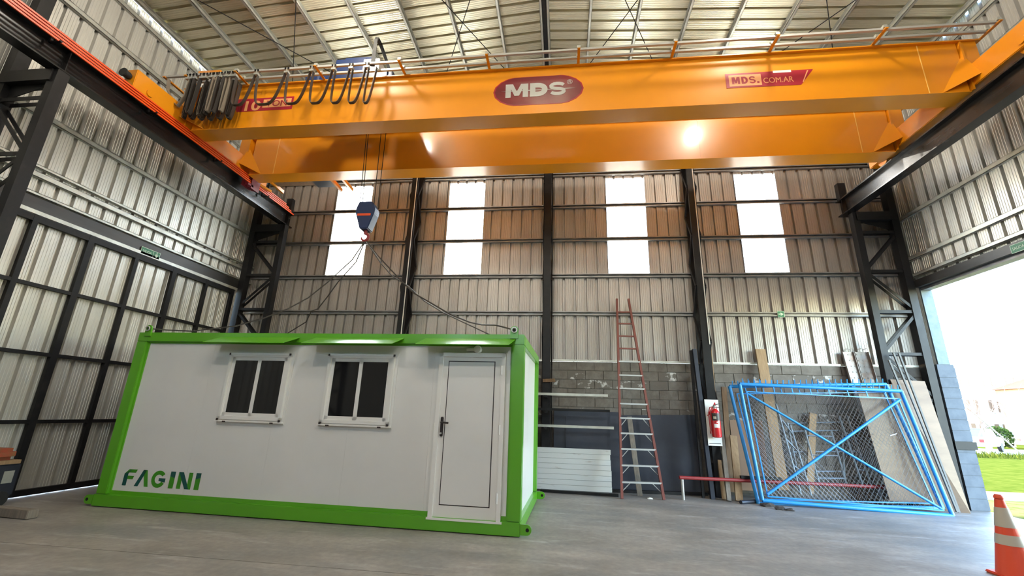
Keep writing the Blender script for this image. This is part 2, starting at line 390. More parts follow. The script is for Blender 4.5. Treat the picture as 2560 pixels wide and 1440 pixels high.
# ---- back wall
wb = thing('wall_back', (XC, YB, 0), kind='structure')
bx = [-8.25, -7.2, -6.17, -5.17, -4.1, -3.0, -2.05, -1.0, .05, 1.09, 2.05, 3.1, 4.22, 5.18, 6.3, 7.5]
wins = [2, 5, 9, 12]
WZ0, WZ1 = 4.74, 7.34
for i in range(15):
    x0, w = bx[i], bx[i+1]-bx[i]
    top = lambda s, x0=x0: roof_z(x0+s)-.02
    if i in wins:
        sheet('wall_sheet', wb, M['dimoldsheet'], (x0, YB, 0), (1, 0, 0), (0, 0, 1), (0, 1, 0), w, ZG['F']-.02, WZ0)
        sheet('wall_sheet', wb, M['dimoldsheet'], (x0, YB, 0), (1, 0, 0), (0, 0, 1), (0, 1, 0), w, WZ1, top)
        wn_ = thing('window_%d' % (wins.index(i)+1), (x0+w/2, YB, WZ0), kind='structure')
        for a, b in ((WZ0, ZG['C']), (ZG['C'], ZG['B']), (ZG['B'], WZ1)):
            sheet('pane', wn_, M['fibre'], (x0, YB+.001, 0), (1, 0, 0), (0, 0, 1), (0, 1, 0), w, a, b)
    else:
        sheet('wall_sheet', wb, M['dimoldsheet'], (x0, YB, 0), (1, 0, 0), (0, 0, 1), (0, 1, 0), w, ZG['F']-.02, top)
for k, z in ZG.items():
    if k == 'F': continue
    c_channel(MB(), (XL+.02, YB-.005, z), (XR-.02, YB-.005, z), .06, .09, flip=1).build('girt', M['girt'], wb)
c_channel(MB(), (XL+.02, YB-.005, 8.35), (XR-.02, YB-.005, 8.35), .06, .09).build('girt', M['girt'], wb)
MB().box(XL, XR, YB-.05, YB+.05, ZG['F']-.055, ZG['F']-.02).build('flashing', M['galv'], wb)
# blocks: every block a piece, 0.4 x 0.2, running bond
BT = ZG['F']-.06
MB().box(XL, XR, YB+.01, YB+.17, 0, BT).build('mortar_bed', M['mortar'], wb)
bm_plain = [MB().box(-.194, .194, 0, .06, .006, .194).mesh('block', M[k]) for k in ('block', 'blockpale')]
half = MB().box(-.094, .094, 0, .06, .006, .194).mesh('block', M['block'])
def block(x, z, me, y):
    o = link('block', me, wb); o.location = (x, y, z); return o
nb = 0; rest = MB()
for c in range(13):
    z = BT - .2*(c+1)
    x = XR - .2 - (.2 if c % 2 else 0)
    if c % 2: block(XR-.1, z, half, YB-.005 + random.uniform(-.004, .004)); nb += 1
    while x-.2 > -1.5 or (x-.2 > XL):
        y = YB-.005+random.uniform(-.005, .005)
        if x-.2 > -.9 and nb < 298:
            me = bm_plain[1] if (c in (1, 2, 5, 7) and random.random() < .55) else bm_plain[0]
            block(x, z, me, y); nb += 1
        else: rest.box(x-.194, x+.194, y, y+.05, z+.006, z+.194)
        x -= .4
rest.build('blocks_behind_container', M['block'], wb, kind='stuff')

def wind_column(x, name='column'):
    """laced column against the back wall, from floor to roof"""
    top = roof_z(x)-.1
    col = MB().bar((x-.005, 9.66, 0), (x-.005, 9.66, top), .165, .06, (0, 1, 0)).build(name, M['steel'], wb)
    MB().bar((x-.005, 10.02, 0), (x-.005, 10.02, top), .15, .06, (0, 1, 0)).build('rear_chord', M['steel'], col)
    n = 15; dz = top/n
    for i in range(n):
        for sx in (-.10, .10):
            a, b = ((x+sx, 9.66, i*dz), (x+sx, 10.0, (i+1)*dz)) if i % 2 else ((x+sx, 10.0, i*dz), (x+sx, 9.66, (i+1)*dz))
            MB().bar(a, b, .032, .055).build('lacing_bar', M['steel'], col)
    MB().box(x-.14, x+.14, 9.58, 10.08, 0, .015).build('base_plate', M['steel'], col)
    return col
c1 = wind_column(-3.80); c2 = wind_column(-.365); c3 = wind_column(3.05)
MB().tube([(3.11, 9.62, 3.0), (3.09, 9.62, roof_z(3)-.2)], .012, 6).build('conduit', M['alu'], c3)
MB().tube([(-3.76, 9.62, 2.6), (-3.76, 9.62, roof_z(3)-.2)], .012, 6).build('conduit', M['alu'], c1)

# ---- side walls
def girt_line(wall, x, y0, y1, z, inward, mt, w=.06, h=.09):
    c_channel(MB(), (x, y0, z), (x, y1, z), w, h, flip=-inward if inward < 0 else -1).build('girt', mt, wall) if False else \
    MB().box(min(x, x+inward*w), max(x, x+inward*w), y0, y1, z-h/2, z-h/2+.008).box(min(x, x+inward*w), max(x, x+inward*w), y0, y1, z+h/2-.008, z+h/2) \
        .box(min(x+inward*w, x+inward*(w-.008)), max(x+inward*w, x+inward*(w-.008)), y0, y1, z-h/2, z+h/2).build('girt', mt, wall)
wlft = thing('wall_left', (XL, 1, 0), kind='structure')
DY0, DY1 = 3.2, 9.52     # sliding door span on the left
y = YF
while y < YB-.01:
    w = 1.0 if YB-y > 1.2 else YB-y
    for (a, b) in ((y, y+w),):
        full = (b > 9.5) or (a < DY0-1.0)
        sheet('wall_sheet', wlft, M['sheet'], (XL, a, 0), (0, 1, 0), (0, 0, 1), (-1, 0, 0), b-a, 0.0 if full and a < DY0-1 else 4.20, EAVE_WALL-.022)
    y += w
sheet('wall_sheet', wlft, M['sheet'], (XL, 9.55, 0), (0, 1, 0), (0, 0, 1), (-1, 0, 0), .55, 0, 4.2, 2)
for z in (4.83, 5.77, 6.75, 7.82, 8.62): girt_line(wlft, XL, YF, YB-.03, z, 1, M['galv'])
girt_line(wlft, XL, YF, YB-.03, 4.96, 1, M['galv'], .06, .05)
girt_line(wlft, XL, YF, YB-.03, 4.52, 1, M['galv'], .08, .05)
# sliding-door track under the girts
MB().box(XL+.01, XL+.10, 1.5, 9.62, 4.24, 4.46).build('door_track', M['track'], wlft)
MB().box(XL+.10, XL+.12, 1.5, 9.62, 4.20, 4.26).build('track_lip', M['galv'], wlft)

wrgt = thing('wall_right', (XR, 1, 0), kind='structure')
OY0, OY1, OZ = 4.35, 9.66, 4.22     # open doorway
y = YF
while y < YB-.01:
    w = 1.0 if YB-y > 1.2 else YB-y
    a, b = y, y+w
    z0 = OZ+.05 if (b > OY0+.01) else 0.0
    sheet('wall_sheet', wrgt, M['sheet'], (XR, a, 0), (0, 1, 0), (0, 0, 1), (1, 0, 0), b-a, z0, EAVE_WALL)
    y += w
sheet('wall_sheet', wrgt, M['sheet'], (XR, OY1+.05, 0), (0, 1, 0), (0, 0, 1), (1, 0, 0), YB-OY1-.05, 2.64, OZ+.1, 2)
for z in (4.93, 5.86, 6.85, 7.85, 8.62): girt_line(wrgt, XR, YF, YB-.03, z, -1, M['galv'])
girt_line(wrgt, XR, YF, YB-.03, 4.54, -1, M['galv'], .09, .07)
MB().box(XR-.11, XR-.02, 2.0, 9.66, 4.26, 4.42).build('door_track', M['track'], wrgt)
MB().box(XR-.02, XR+.16, OY0, OY1, OZ-.02, OZ+.06).build('door_lintel', M['girt'], wrgt)
MB().box(XR+.01, XR+.20, 2.0, 9.66, OZ+.06, OZ+.20).build('outer_track', M['galv'], wrgt)
# masonry pier and galvanised jamb beside the doorway
pier = MB().box(XR-.06, XR+.24, OY1, YB+.15, 0, 2.66).build('pier', M['plasterblue'], wrgt)
for k in range(13):
    MB().box(XR-.07, XR+.245, OY1-.008, OY1, .2*k+.008, .2*k+.192).build('pier_block', M['plasterblue'], pier)
MB().box(XR-.03, XR+.18, OY1-.006, OY1+.03, 2.66, OZ+.05).build('jamb_flashing', M['jamb'], wrgt)
MB().box(XR-.10, XR+.27, OY1-.04, OY1, 1.06, 1.20).build('door_guide', M['steel'], wrgt)

# ---- roof
ceil = thing('ceiling', (XC, 1, RIDGE), kind='structure')
cs = 1/math.sqrt(1+SLOPE**2); ln = 7.905/cs
for sgn in (-1, 1):
    vdir = V((sgn*cs, 0, -SLOPE*cs)); nrm = V((sgn*SLOPE*cs, 0, cs))
    y = YF-.1
    while y < YB+.2:
        sheet('roof_sheet', ceil, M['roof'], (XC, y, RIDGE), (0, 1, 0), vdir, nrm, 1.0, 0, ln)
        y += 1.0
    for k in range(9):
        d = .10 if k == 0 else k*.974
        x = XC + sgn*d; zt = roof_z(x)-.004
        p = MB()
        f = -sgn
        p.box(min(x, x+f*.055), max(x, x+f*.055), YF, YB, zt-.125, zt-.117).box(min(x, x+f*.055), max(x, x+f*.055), YF, YB, zt-.008, zt) \
         .box(min(x, x+f*.007), max(x, x+f*.007), YF, YB, zt-.125, zt).box(min(x+f*.055, x+f*.048), max(x+f*.055, x+f*.048), YF, YB, zt-.125, zt-.10)
        p.build('purlin', M['galv'], ceil)
MB().box(XC-.045, XC+.045, YF, YB, RIDGE-.13, RIDGE-.005).build('ridge_filler', M['steel'], ceil)
# crossed tie rods under the purlins
ZR = 9.17
for a, b in (((1105, 0), (1255, 165)), ((1175, 0), (1117, 180)), ((1563, 0), (1630, 148)), ((1594, 0), (1480, 152)),
             ((560, 10), (825, 168)), ((742, 0), (735, 195)), ((2110, 0), (1925, 138)), ((2065, 0), (2080, 125))):
    p, q = P(*a, 'z', ZR), P(*b, 'z', ZR); d = (q-p).normalized()
    p0 = p + d*((4.5-p.y)/d.y); q0 = q + d*((9.8-q.y)/d.y)
    p0.z = min(9.17, roof_z(p0.x)-.14); q0.z = min(9.17, roof_z(q0.x)-.14)
    MB().tube([p0, q0], .009, 6).build('tie_rod', M['steel'], ceil)
# rafters on the column lines
for yy in (4.42, -.9, -6.2):
    for sgn in (-1, 1):
        MB().bar((XC, yy, RIDGE-.32), (XC+sgn*7.75, yy, roof_z(XC+7.75)-.32), .14, .3).build('rafter', M['steel'], ceil)

# ---- front wall behind the camera
wf = thing('wall_front', (XC, YF, 0), kind='structure')
for i in range(15):
    x0, w = bx[i], bx[i+1]-bx[i]
    top = lambda s, x0=x0: roof_z(x0+s)-.02
    z0 = 0
    if i in wins:
        sheet('wall_sheet', wf, M['sheet'], (x0, YF, 0), (1, 0, 0), (0, 0, 1), (0, -1, 0), w, z0, WZ0)
        sheet('wall_sheet', wf, M['sheet'], (x0, YF, 0), (1, 0, 0), (0, 0, 1), (0, -1, 0), w, WZ1, top)
        wn_ = thing('window_%d' % (wins.index(i)+5), (x0+w/2, YF, WZ0), kind='structure')
        sheet('pane', wn_, M['fibre'], (x0, YF, 0), (1, 0, 0), (0, 0, 1), (0, -1, 0), w, WZ0, WZ1)
    else:
        sheet('wall_sheet', wf, M['sheet'], (x0, YF, 0), (1, 0, 0), (0, 0, 1), (0, -1, 0), w, z0, top)

# ---- laced corner and side columns that carry the crane runway
def crane_column(wall, xi, xo, yc, zb=6.0, lv=(5.52, 4.62, 3.73, 2.85, 1.95, 1.05, .2), first=1, xroof=None):
    s = 1 if xo > xi else -1
    col = MB().bar((xi, yc, 0), (xi, yc, zb), .13, .15, (0, 1, 0)).build('crane_column', M['steel'], wall)
    MB().bar((xo, yc, 0), (xo, yc, roof_z(xo)-.15), .15, .17, (0, 1, 0)).build('outer_chord', M['steel'], col)
    for i, z in enumerate(lv):
        for dy in (-.06, .06):
            MB().bar((xi, yc+dy, z), (xo, yc+dy, z), .012, .06).build('strut', M['steel'], col)
            if i+1 < len(lv):
                a, b = (xo, xi) if (i % 2 == 0) == (first == 1) else (xi, xo)
                MB().bar((a, yc+dy, z-.03), (b, yc+dy, lv[i+1]+.03), .012, .055).build('diagonal', M['steel'], col)
    MB().box(min(xi, xo), max(xi, xo), yc-.1, yc+.1, zb-.20, zb-.004).build('bracket', M['steel'], col)
    MB().prism([(xi+s*.06, yc-.006, zb-.2), (xo, yc-.006, zb-.2), (xo, yc-.006, zb-.45)], 0, (0, .012, 0)).build('gusset', M['steel'], col)
    MB().box(min(xi, xo)-.12, max(xi, xo)+.04, yc-.14, yc+.14, 0, .015).build('base_plate', M['steel'], col)
    return col
RLX, RRX = -7.27, 6.38
crane_column(wlft, -7.24, -8.06, 9.66)
crane_column(wlft, -7.24, -8.06, 4.36)
crane_column(wlft, -7.24, -8.06, -.95)
crane_column(wrgt, 6.48, 7.25, 9.66)
crane_column(wrgt, 6.48, 7.25, 4.1)
crane_column(wrgt, 6.48, 7.25, -.95)

# ---- left sliding door (closed)
d1 = thing('door_1', (XL+.06, 6.4, .06), kind='structure')
DX = XL+.06
posts = [3.58, 4.42, 5.265, 6.10, 6.945, 7.79, 8.645, 9.45]
for i, py in enumerate(posts):
    w = .10 if i % 2 else .075
    MB().box(DX, DX+.06, py-w/2, py+w/2, .03, 4.2).build('door_post', M['steel'], d1)
for z, h in ((.066, .09), (1.10, .055), (2.12, .055), (3.14, .055), (4.14, .10)):
    MB().box(DX-.004, DX+.058, posts[0], posts[-1], z-h/2, z+h/2).build('door_rail', M['steel'], d1)
yy = posts[0]-.04
while yy < posts[-1]-.02:
    w = min(.98, posts[-1]-yy)
    if w > .1: sheet('door_sheet', d1, M['sheet'], (DX-.012, yy, 0), (0, 1, 0), (0, 0, 1), (-1, 0, 0), w, .03, 4.2)
    yy += .98
MB().box(XL-.05, XL+.02, 1.0, posts[0]-.3, 0, 4.25).build('door_jamb', M['girt'], d1) if False else None
sheet('jamb_sheet', d1, M['sheet'], (XL, 2.1, 0), (0, 1, 0), (0, 0, 1), (-1, 0, 0), 1.5, 0, 4.25, 6)

# ================================================================== CRANE RUNWAY
def runway(x, inner, label):
    t = thing('runway_beam', (x, 1, 6.0), label=label, category='beam', group='crane runway beams')
    y0, y1 = YF+.1, 9.85
    MB().box(x-.10, x+.10, y0, y1, 6.0, 6.022).box(x-.008, x+.008, y0, y1, 6.022, 6.36).box(x-.10, x+.10, y0, y1, 6.36, 6.385).build('i_beam', M['beam'], t)
    MB().box(x-.025, x+.025, y0, y1, 6.385, 6.425).build('crane_rail', M['steel'], t)
    for yy in (-.95, 4.36, 9.66):
        MB().box(x-.09, x+.09, yy-.006, yy+.006, 6.022, 6.36).build('stiffener', M['beam'], t)
    MB().box(x-.08, x+.08, 9.70, 9.82, 6.385, 6.80).build('end_stop', M['steel'], t)
    return t
rl = runway(RLX, 1, 'long black steel crane runway beam on the left, beside the orange conductor bars')
rr = runway(RRX, -1, 'long black steel crane runway beam on the right, above the open doorway')
cb = thing('conductor_rail', (-7.03, 1, 6.28), label='set of thin orange conductor bars running along the left runway beam', category='conductor rail')
for i in range(4):
    z = 6.27+.052*i
    MB().box(-7.040-.012*i, -7.018-.012*i, YF+.3, 9.62 if i == 0 else 9.62-.1*i, z, z+.026).build('conductor_bar', M['orange'], cb)
for k in range(11):
    yy = -6.4+k*1.5
    MB().box(-7.20, -7.0, yy-.015, yy+.015, 6.27, 6.288).box(-7.20, -7.17, yy-.015, yy+.015, 6.27, 6.38).build('bracket', M['steel'], cb)

# ================================================================== OVERHEAD CRANE
G0, G1, GH0, GH1 = (6.26, 6.61), (7.84, 8.20), 6.40, 7.35
crane = thing('overhead_crane', (XC, 7.2, 6.4), label='yellow double-girder overhead travelling crane spanning the hall', category='crane')
GX0, GX1 = -7.0, 6.22
for gi, (ya, yb) in enumerate((G0, G1)):
    g = MB().box(GX0, GX1, ya+.02, yb-.02, GH0+.012, GH1-.012).build('girder', M['yellow'], crane)
    MB().box(GX0, GX1, ya, yb, GH0, GH0+.012).build('bottom_flange', M['yellow'], g)
    MB().box(GX0-.35, GX1+.33, ya-.03, yb+.03, GH1-.012, GH1+.01).build('top_flange', M['yellow'], g)
    MB().box(GX0, GX1, (ya+yb)/2-.02, (ya+yb)/2+.02, GH1+.01, GH1+.05).build('trolley_rail', M['steel'], g)
    for sx in (-6.42, 5.66, -.4, 2.72) if gi else (-6.42, 5.66):
        MB().box(sx-.006, sx+.006, ya+.016, ya+.021, GH0+.012, GH1-.012).build('weld_seam', M['weld'] if abs(sx) > 4 else M['yellow'], g)
TY0, TY1 = 5.22, 8.62
for side, tx in ((-1, RLX+.02), (1, RRX)):
    tr = MB().box(tx-.11, tx+.11, TY0, TY1, 6.50, 6.86).build('end_truck', M['yellow'], crane, bevel=.01)
    for wy in (TY0+.28, TY1-.28):
        MB().lathe([(.02, -.05), (.125, -.05), (.125, -.035), (.11, -.035), (.11, .035), (.125, .035), (.125, .05), (.02, .05)], 20, (tx, wy, 6.536), 'x').build('wheel', M['yellow'], tr)
        MB().lathe([(.06, -.13), (.06, .13)], 14, (tx, wy, 6.60), 'x').build('axle_cap', M['yellow'], tr)
    MB().lathe([(.075, 0), (.075, .02), (.06, .03), (.065, .09), (.05, .12), (.01, .13)], 14, (tx, TY0-.13, 6.70), 'y').build('bumper', M['rubber'], tr)
    MB().lathe([(.075, 0), (.065, .09), (.05, .12), (.01, .13)], 14, (tx, TY1, 6.70), 'y').build('bumper', M['rubber'], tr)
    xi = tx - side*.11
    for (ya, yb) in (G0, G1):
        # haunched end plates and triangular gussets tying girder to truck
        MB().prism([(xi, ya-.03, 6.90), (xi-side*.02, ya-.03, GH0-.0), (xi-side*.62, ya-.03, GH0)], 0, (0, .014, 0)).build('gusset', M['yellow'], crane) if False else None
        MB().prism([(xi, ya+.02, 7.10), (xi, ya-.16, 6.60), (xi-side*.42, ya+.02, GH0+.02)], 0, (0, .0, .016)).build('knee_plate', M['yellow'], crane)
        MB().prism([(xi, yb+.34, 6.50), (xi, yb+.02, 6.50), (xi, yb+.02, 7.22), (xi, yb+.10, 7.22)], 0, (-side*.016, 0, 0)).build('gusset', M['yellow'], crane)
        MB().box(min(xi, xi-side*.03), max(xi, xi-side*.03), ya-.02, yb+.02, GH0+.03, GH1).build('end_plate', M['yellow'], crane)
        MB().box(tx-.11, tx+.11, ya, yb, 6.86, GH1-.01).build('girder_seat', M['yellow'], crane)
# red current collector on the left runway
cc = MB().box(-7.14, -7.0, 7.90, 8.06, 6.20, 6.25).build('current_collector', M['collector'], crane)
for i in range(4): MB().box(-7.125+.036*i, -7.108+.036*i, 7.84+.05*i, 8.10+.05*i, 6.16, 6.44).build('collector_arm', M['collector'], cc)
MB().bar((-7.06, 8.15, 6.40), (-6.98, 8.6, 6.40), .05, .05).build('collector_arm', M['yellow'], cc)
# service platform brackets hanging behind the rear girder on the left
pf = thing('crane_platform', (-6.3, 8.6, 6.3), label='small orange service platform behind the rear crane girder on the left', category='platform')
for x in (-6.75, -5.25, -4.98):
    MB().bar((x, 8.20, 6.47), (x, 8.72, 6.44), .05, .08).build('support_arm', M['yellow'], pf)
MB().box(-6.75, -5.75, 8.22, 8.48, 6.46, 6.48).build('deck', M['wood2'], pf)
MB().box(-5.74, -5.28, 8.22, 8.55, 6.44, 6.48).build('motor_plate', M['plate'], pf)
# decals on the front girder face
FY = G0[0]+.02
def quad(name, pts, mt, parent, off, th=.004):
    """flat decal: pts (x,z) on the front face"""
    return MB().prism([(x, FY-off, z) for x, z in pts], 0, (0, -th, 0)).build(name, mt, parent)
bd = [(-.86, 7.185), (.0, 7.185)]
pts = []
cx, cz, hw, hh, fl = -.43, 6.885, .79, .295, .46
for i in range(9):        # right bulge
    a = i/8; pts.append((cx+.42+(hw-.42)*math.sin(math.pi*a)**1.25, cz+hh*math.cos(math.pi*a)))
for i in range(9):
    a = i/8; pts.append((cx-.42-(hw-.42)*math.sin(math.pi*a)**1.25, cz-hh*math.cos(math.pi*a)))
badge = quad('badge', pts, M['maroon'], crane, 0)
rim = MB()
for i in range(len(pts)):
    a, b = pts[i], pts[(i+1) % len(pts)]
    k = .965
    rim.add([(a[0], FY-.0041, a[1]), (b[0], FY-.0041, b[1]), (cx+(b[0]-cx)*k, FY-.0055, cz+(b[1]-cz)*k), (cx+(a[0]-cx)*k, FY-.0055, cz+(a[1]-cz)*k)], [(0, 1, 2, 3)])
rim.build('badge_rim', M['red'], badge)
def face_letters(chars, mt, parent, name, y, th, z0, h, t):
    for ch, x0, w in chars:
        mb = MB(); heavy(mb, ch, x0, w, h, t*(.68 if ch == 'S' else 1), lambda x, z, d=0: V((x, y-th*d, z0+z))); mb.build(name, mt, parent)
face_letters((('M', -1.0, .40), ('D', -.57, .31), ('S', -.235, .29)), M['silver'], badge, 'badge_letter', FY-.0045, .002, 6.76, .28, .095)
lettering('badge_mark', '®', M['silver'], (.075, FY-.006, 6.98), (1, 0, 0), (0, 0, 1), .095, None, badge)
MB().prism([(-1.08, FY-.0062, 6.893), (-.9, FY-.0062, 6.886), (.12, FY-.0062, 6.886), (.22, FY-.0062, 6.893), (.12, FY-.0062, 6.900), (-.9, FY-.0062, 6.900)], 0, (0, -.001, 0)).build('badge_streak', M['silver'], badge)
ml = quad('red_label', [(2.69, 7.0), (4.06, 7.0), (3.84, 6.71), (2.69, 6.715)], M['red'], crane, 0)
quad('label_panel', [(2.74, 6.965), (3.245, 6.965), (3.245, 6.745), (2.74, 6.745)], M['peach'], ml, .004, .001)
face_letters((('M', 2.785, .125), ('D', 2.935, .10), ('S', 3.055, .10), ('.', 3.175, .035)), M['red'], ml, 'label_letter', FY-.0052, .001, 6.785, .14, .034)
lettering('label_lettering', 'COM.AR', M['peach'], (3.275, FY-.0045, 6.775), (1, 0, 0), (0, 0, 1), .105, .46, ml, bold=0)
quad('label_stripe', [(3.965, 6.985), (3.985, 6.985), (3.88, 6.76), (3.865, 6.76)], M['peach'], ml, .004, .001)
quad('grey_tape', [(3.44, 7.01), (3.72, 7.01), (3.72, 6.965), (3.44, 6.965)], M['alu'], ml, .0045, .001)
tn = quad('red_label', [(-6.30, 7.06), (-5.02, 7.06), (-5.02, 6.775), (-6.14, 6.775)], M['red'], crane, 0)
lettering('label_lettering', '10', M['peach'], (-5.99, FY-.0045, 6.785), (1, 0, 0), (0, 0, 1), .22, .32, tn, bold=.025)
quad('label_panel', [(-5.63, 7.02), (-5.06, 7.02), (-5.06, 6.84), (-5.63, 6.84)], M['peach'], tn, .004, .001)
lettering('label_lettering', 'TON', M['red'], (-5.56, FY-.0055, 6.86), (1, 0, 0), (0, 0, 1), .13, .42, tn, bold=.004)
# festoon rails on brackets in front of the girder
for i in range(9):
    x = -6.02 + i*1.573
    fb = MB().bar((x, 6.34, 7.368), (x, 5.90, 7.368), .045, .012).build('festoon_bracket', M['yellow'], crane)
    MB().box(x-.03, x+.03, 5.92, 6.0, 7.40, 7.445).build('rail_clamp', M['galv'], fb)
    MB().box(x-.03, x+.03, 6.10, 6.18, 7.40, 7.445).build('rail_clamp', M['galv'], fb)
for yy, xa, xb in ((5.965, -7.55, 6.60), (6.135, -6.9, 6.60)):
    MB().box(xa, xb, yy-.019, yy+.019, 7.374, 7.412).build('festoon_rail', M['pipe'], crane)
for x in (-7.5, -7.05): MB().bar((x, 6.5, 7.37), (x, 5.92, 7.37), .05, .02).build('festoon_bracket', M['yellow'], crane)
ec = MB().box(-7.15, -6.75, 6.30, 6.60, 7.42, 7.66).build('control_box', M['whitepaint'], crane); MB().box(-7.2, -6.72, 6.28, 6.62, 7.66, 7.80).build('box_cover', M['yellow'], ec)

# festoon cable ---------------------------------------------------
fc = thing('festoon_cable', (-5, 5.97, 7.37), label='flat black festoon cable hanging in loops from the rail on the crane girder', category='cable')
def loop(x0, x1, zt, zb, y, w, mt, skew=0.0):
    pts = []; n = 22; hw = (x1-x0)/2; cx = (x0+x1)/2
    for i in range(n+1):
        t = -1+2*i/n
        # long narrow U, bellied to the left near the bottom
        zz = zb + (zt-zb)*abs(t)**2.4
        xx = cx + hw*math.copysign(abs(t)**.55, t) + skew*(1-abs(t)**1.5)
        pts.append((xx, y, zz))
    return MB().ribbon(pts, w, .012, (0.0, 1, 0)).build('cable_loop', mt, fc)
def runner(x, y=5.965, z=7.34):
    r = MB().box(x-.04, x+.04, y-.035, y+.035, z-.05, z-.01).build('cable_carriage', M['galv'], fc)
    for dx in (-.028, .028): MB().lathe([(.018, -.03), (.018, .03)], 10, (x+dx, y, z+.052), 'y').build('roller', M['steel'], r)
    MB().box(x-.008, x+.008, y-.03, y+.03, z-.02, z+.05).build('hanger', M['galv'], r)
tops = [-6.04, -5.61, -5.01, -4.52, -4.10, -3.77, -3.47, -3.26]
for i in range(7):
    loop(tops[i]+.03, tops[i+1]-.03, 7.30, 6.66-.018*i, 5.965, .055, M['cable'], skew=-.05)
for x in tops[:-1]: runner(x)
bunch = [-7.0, -6.93, -6.86, -6.72, -6.64, -6.52, -6.44, -6.34, -6.22, -6.12, -6.04]
for i in range(len(bunch)-1):
    loop(bunch[i]+.01, bunch[i+1]-.012, 7.28, 6.50+.06*random.random(), 5.965+random.uniform(-.06, .09), .075, M['cable2'] if i in (3, 6, 8) else M['cable'])
    runner(bunch[i])
for k in range(5):
    xx = -6.9+.19*k
    loop(xx, xx+.15, 7.22, 6.46+.05*random.random(), 6.07, .07, M['cable'])
MB().ribbon([(-7.42, 5.965, 7.34), (-7.38, 5.965, 7.1), (-7.22, 5.97, 6.85), (-7.08, 5.98, 6.72), (-6.98, 5.97, 6.9), (-6.96, 5.965, 7.3)], .07, .012, (0, 1, 0)).build('cable_loop', M['cable2'], fc)

# ================================================================== HOIST TROLLEY
ht = thing('hoist_trolley', (-4.1, 7.2, 7.4), label='dark blue hoist trolley sitting on top of the yellow crane girders', category='hoist')
for x in (-4.75, -3.35): MB().box(x-.06, x+.06, 6.35, 8.1, 7.47, 7.62).build('frame_beam', M['bluepaint'], ht)
for yy in (6.435, 8.02):
    MB().box(-4.95, -3.2, yy-.05, yy+.05, 7.46, 7.62).build('side_beam', M['bluepaint'], ht)
    for x in (-4.75, -3.4): MB().lathe([(.07, -.03), (.07, .03)], 16, (x, yy, 7.475), 'y').build('trolley_wheel', M['steel'], ht)
MB().lathe([(.05, 0), (.22, 0), (.22, .04), (.18, .05), (.18, 1.0), (.22, 1.01), (.22, 1.05), (.05, 1.05)], 24, (-4.45, 7.15, 7.84), 'x').build('rope_drum', M['steel'], ht)
MB().lathe([(.05, 0), (.17, 0), (.19, .06), (.19, .42), (.15, .5), (.05, .5)], 20, (-5.0, 7.15, 7.84), 'x').build('hoist_motor', M['bluepaint'], ht)
MB().box(-4.5, -3.85, 6.55, 6.85, 7.66, 8.14).build('control_cabinet', M['bluepaint'], ht, bevel=.02)
MB().box(-4.36, -3.72, 6.62, 6.92, 8.14, 8.24).build('cabinet_hood', M['bluepaint'], ht, bevel=.02)
MB().box(-4.95, -4.45, 6.5, 6.72, 7.5, 7.78).build('resistor_box', M['bluepaint'], ht, bevel=.02)
MB().box(-3.82, -3.5, 6.40, 6.7, 7.55, 7.95).build('limit_switch_box', M['alu'], ht, bevel=.01)
for i in range(2):
    MB().ribbon([(-3.40+.02*i, 5.99, 7.36), (-3.40, 6.0, 7.7), (-3.43, 6.05, 8.02), (-3.46, 6.14, 8.13+.03*i), (-3.44, 6.25, 8.10+.03*i), (-3.36, 6.42, 7.88), (-3.28, 6.55, 7.60)], .06, .02, (1, .25, 0)).build('supply_cable', M['rubber'], ht)
HX, HY = -3.69, 7.12
for dx, dy, tx_ in ((-.15, -.05, -.27), (-.15, .05, -.29), (.13, -.05, .05), (.16, .05, .12)):
    MB().tube([(HX+tx_, HY+dy, 7.70), (HX+dx, HY+dy, 5.16)], .0075, 6).build('wire_rope', M['steel'], ht)
hb = thing('hook_block', (HX, HY, 4.45), label='dark blue hook block hanging on ropes in front of the leftmost bright window', category='hook block')
MB().prism([(HX-.14, HY-.11, 5.22), (HX+.11, HY-.11, 5.22), (HX+.19, HY-.11, 5.08), (HX+.18, HY-.11, 4.98), (HX+.09, HY-.11, 4.66), (HX-.07, HY-.11, 4.66), (HX-.19, HY-.11, 5.0), (HX-.19, HY-.11, 5.08)], 0, (0, .22, 0)).build('housing', M['bluepaint'], hb, bevel=.015)
lettering('load_lettering', '10.000', M['orange'], (HX-.14, HY-.113, 4.93), (1, 0, 0), (0, 0, 1), .05, .25, hb, bold=.02) if False else \
    MB().box(HX-.14, HX+.12, HY-.114, HY-.11, 4.92, 4.965).build('orange_marking', M['orange'], hb)
MB().tube([(HX+.01, HY, 4.68), (HX+.01, HY, 4.60)], .032, 10).build('shank', M['redpipe'], hb)
hk = [(HX+.01+.075*math.sin(a)-.0, HY, 4.525-.075*math.cos(a)*-1) for a in [math.pi*(0+ i/10*1.55) for i in range(11)]]
MB().tube([(HX+.01, HY, 4.61)] + [(HX+.01+.07*math.sin(a), HY, 4.53+.07*math.cos(a)) for a in [math.pi*i/8*1.5 for i in range(9)]], [.03, .028, .028, .03, .03, .03, .028, .024, .018, .010], 10).build('hook', M['redpipe'], hb)

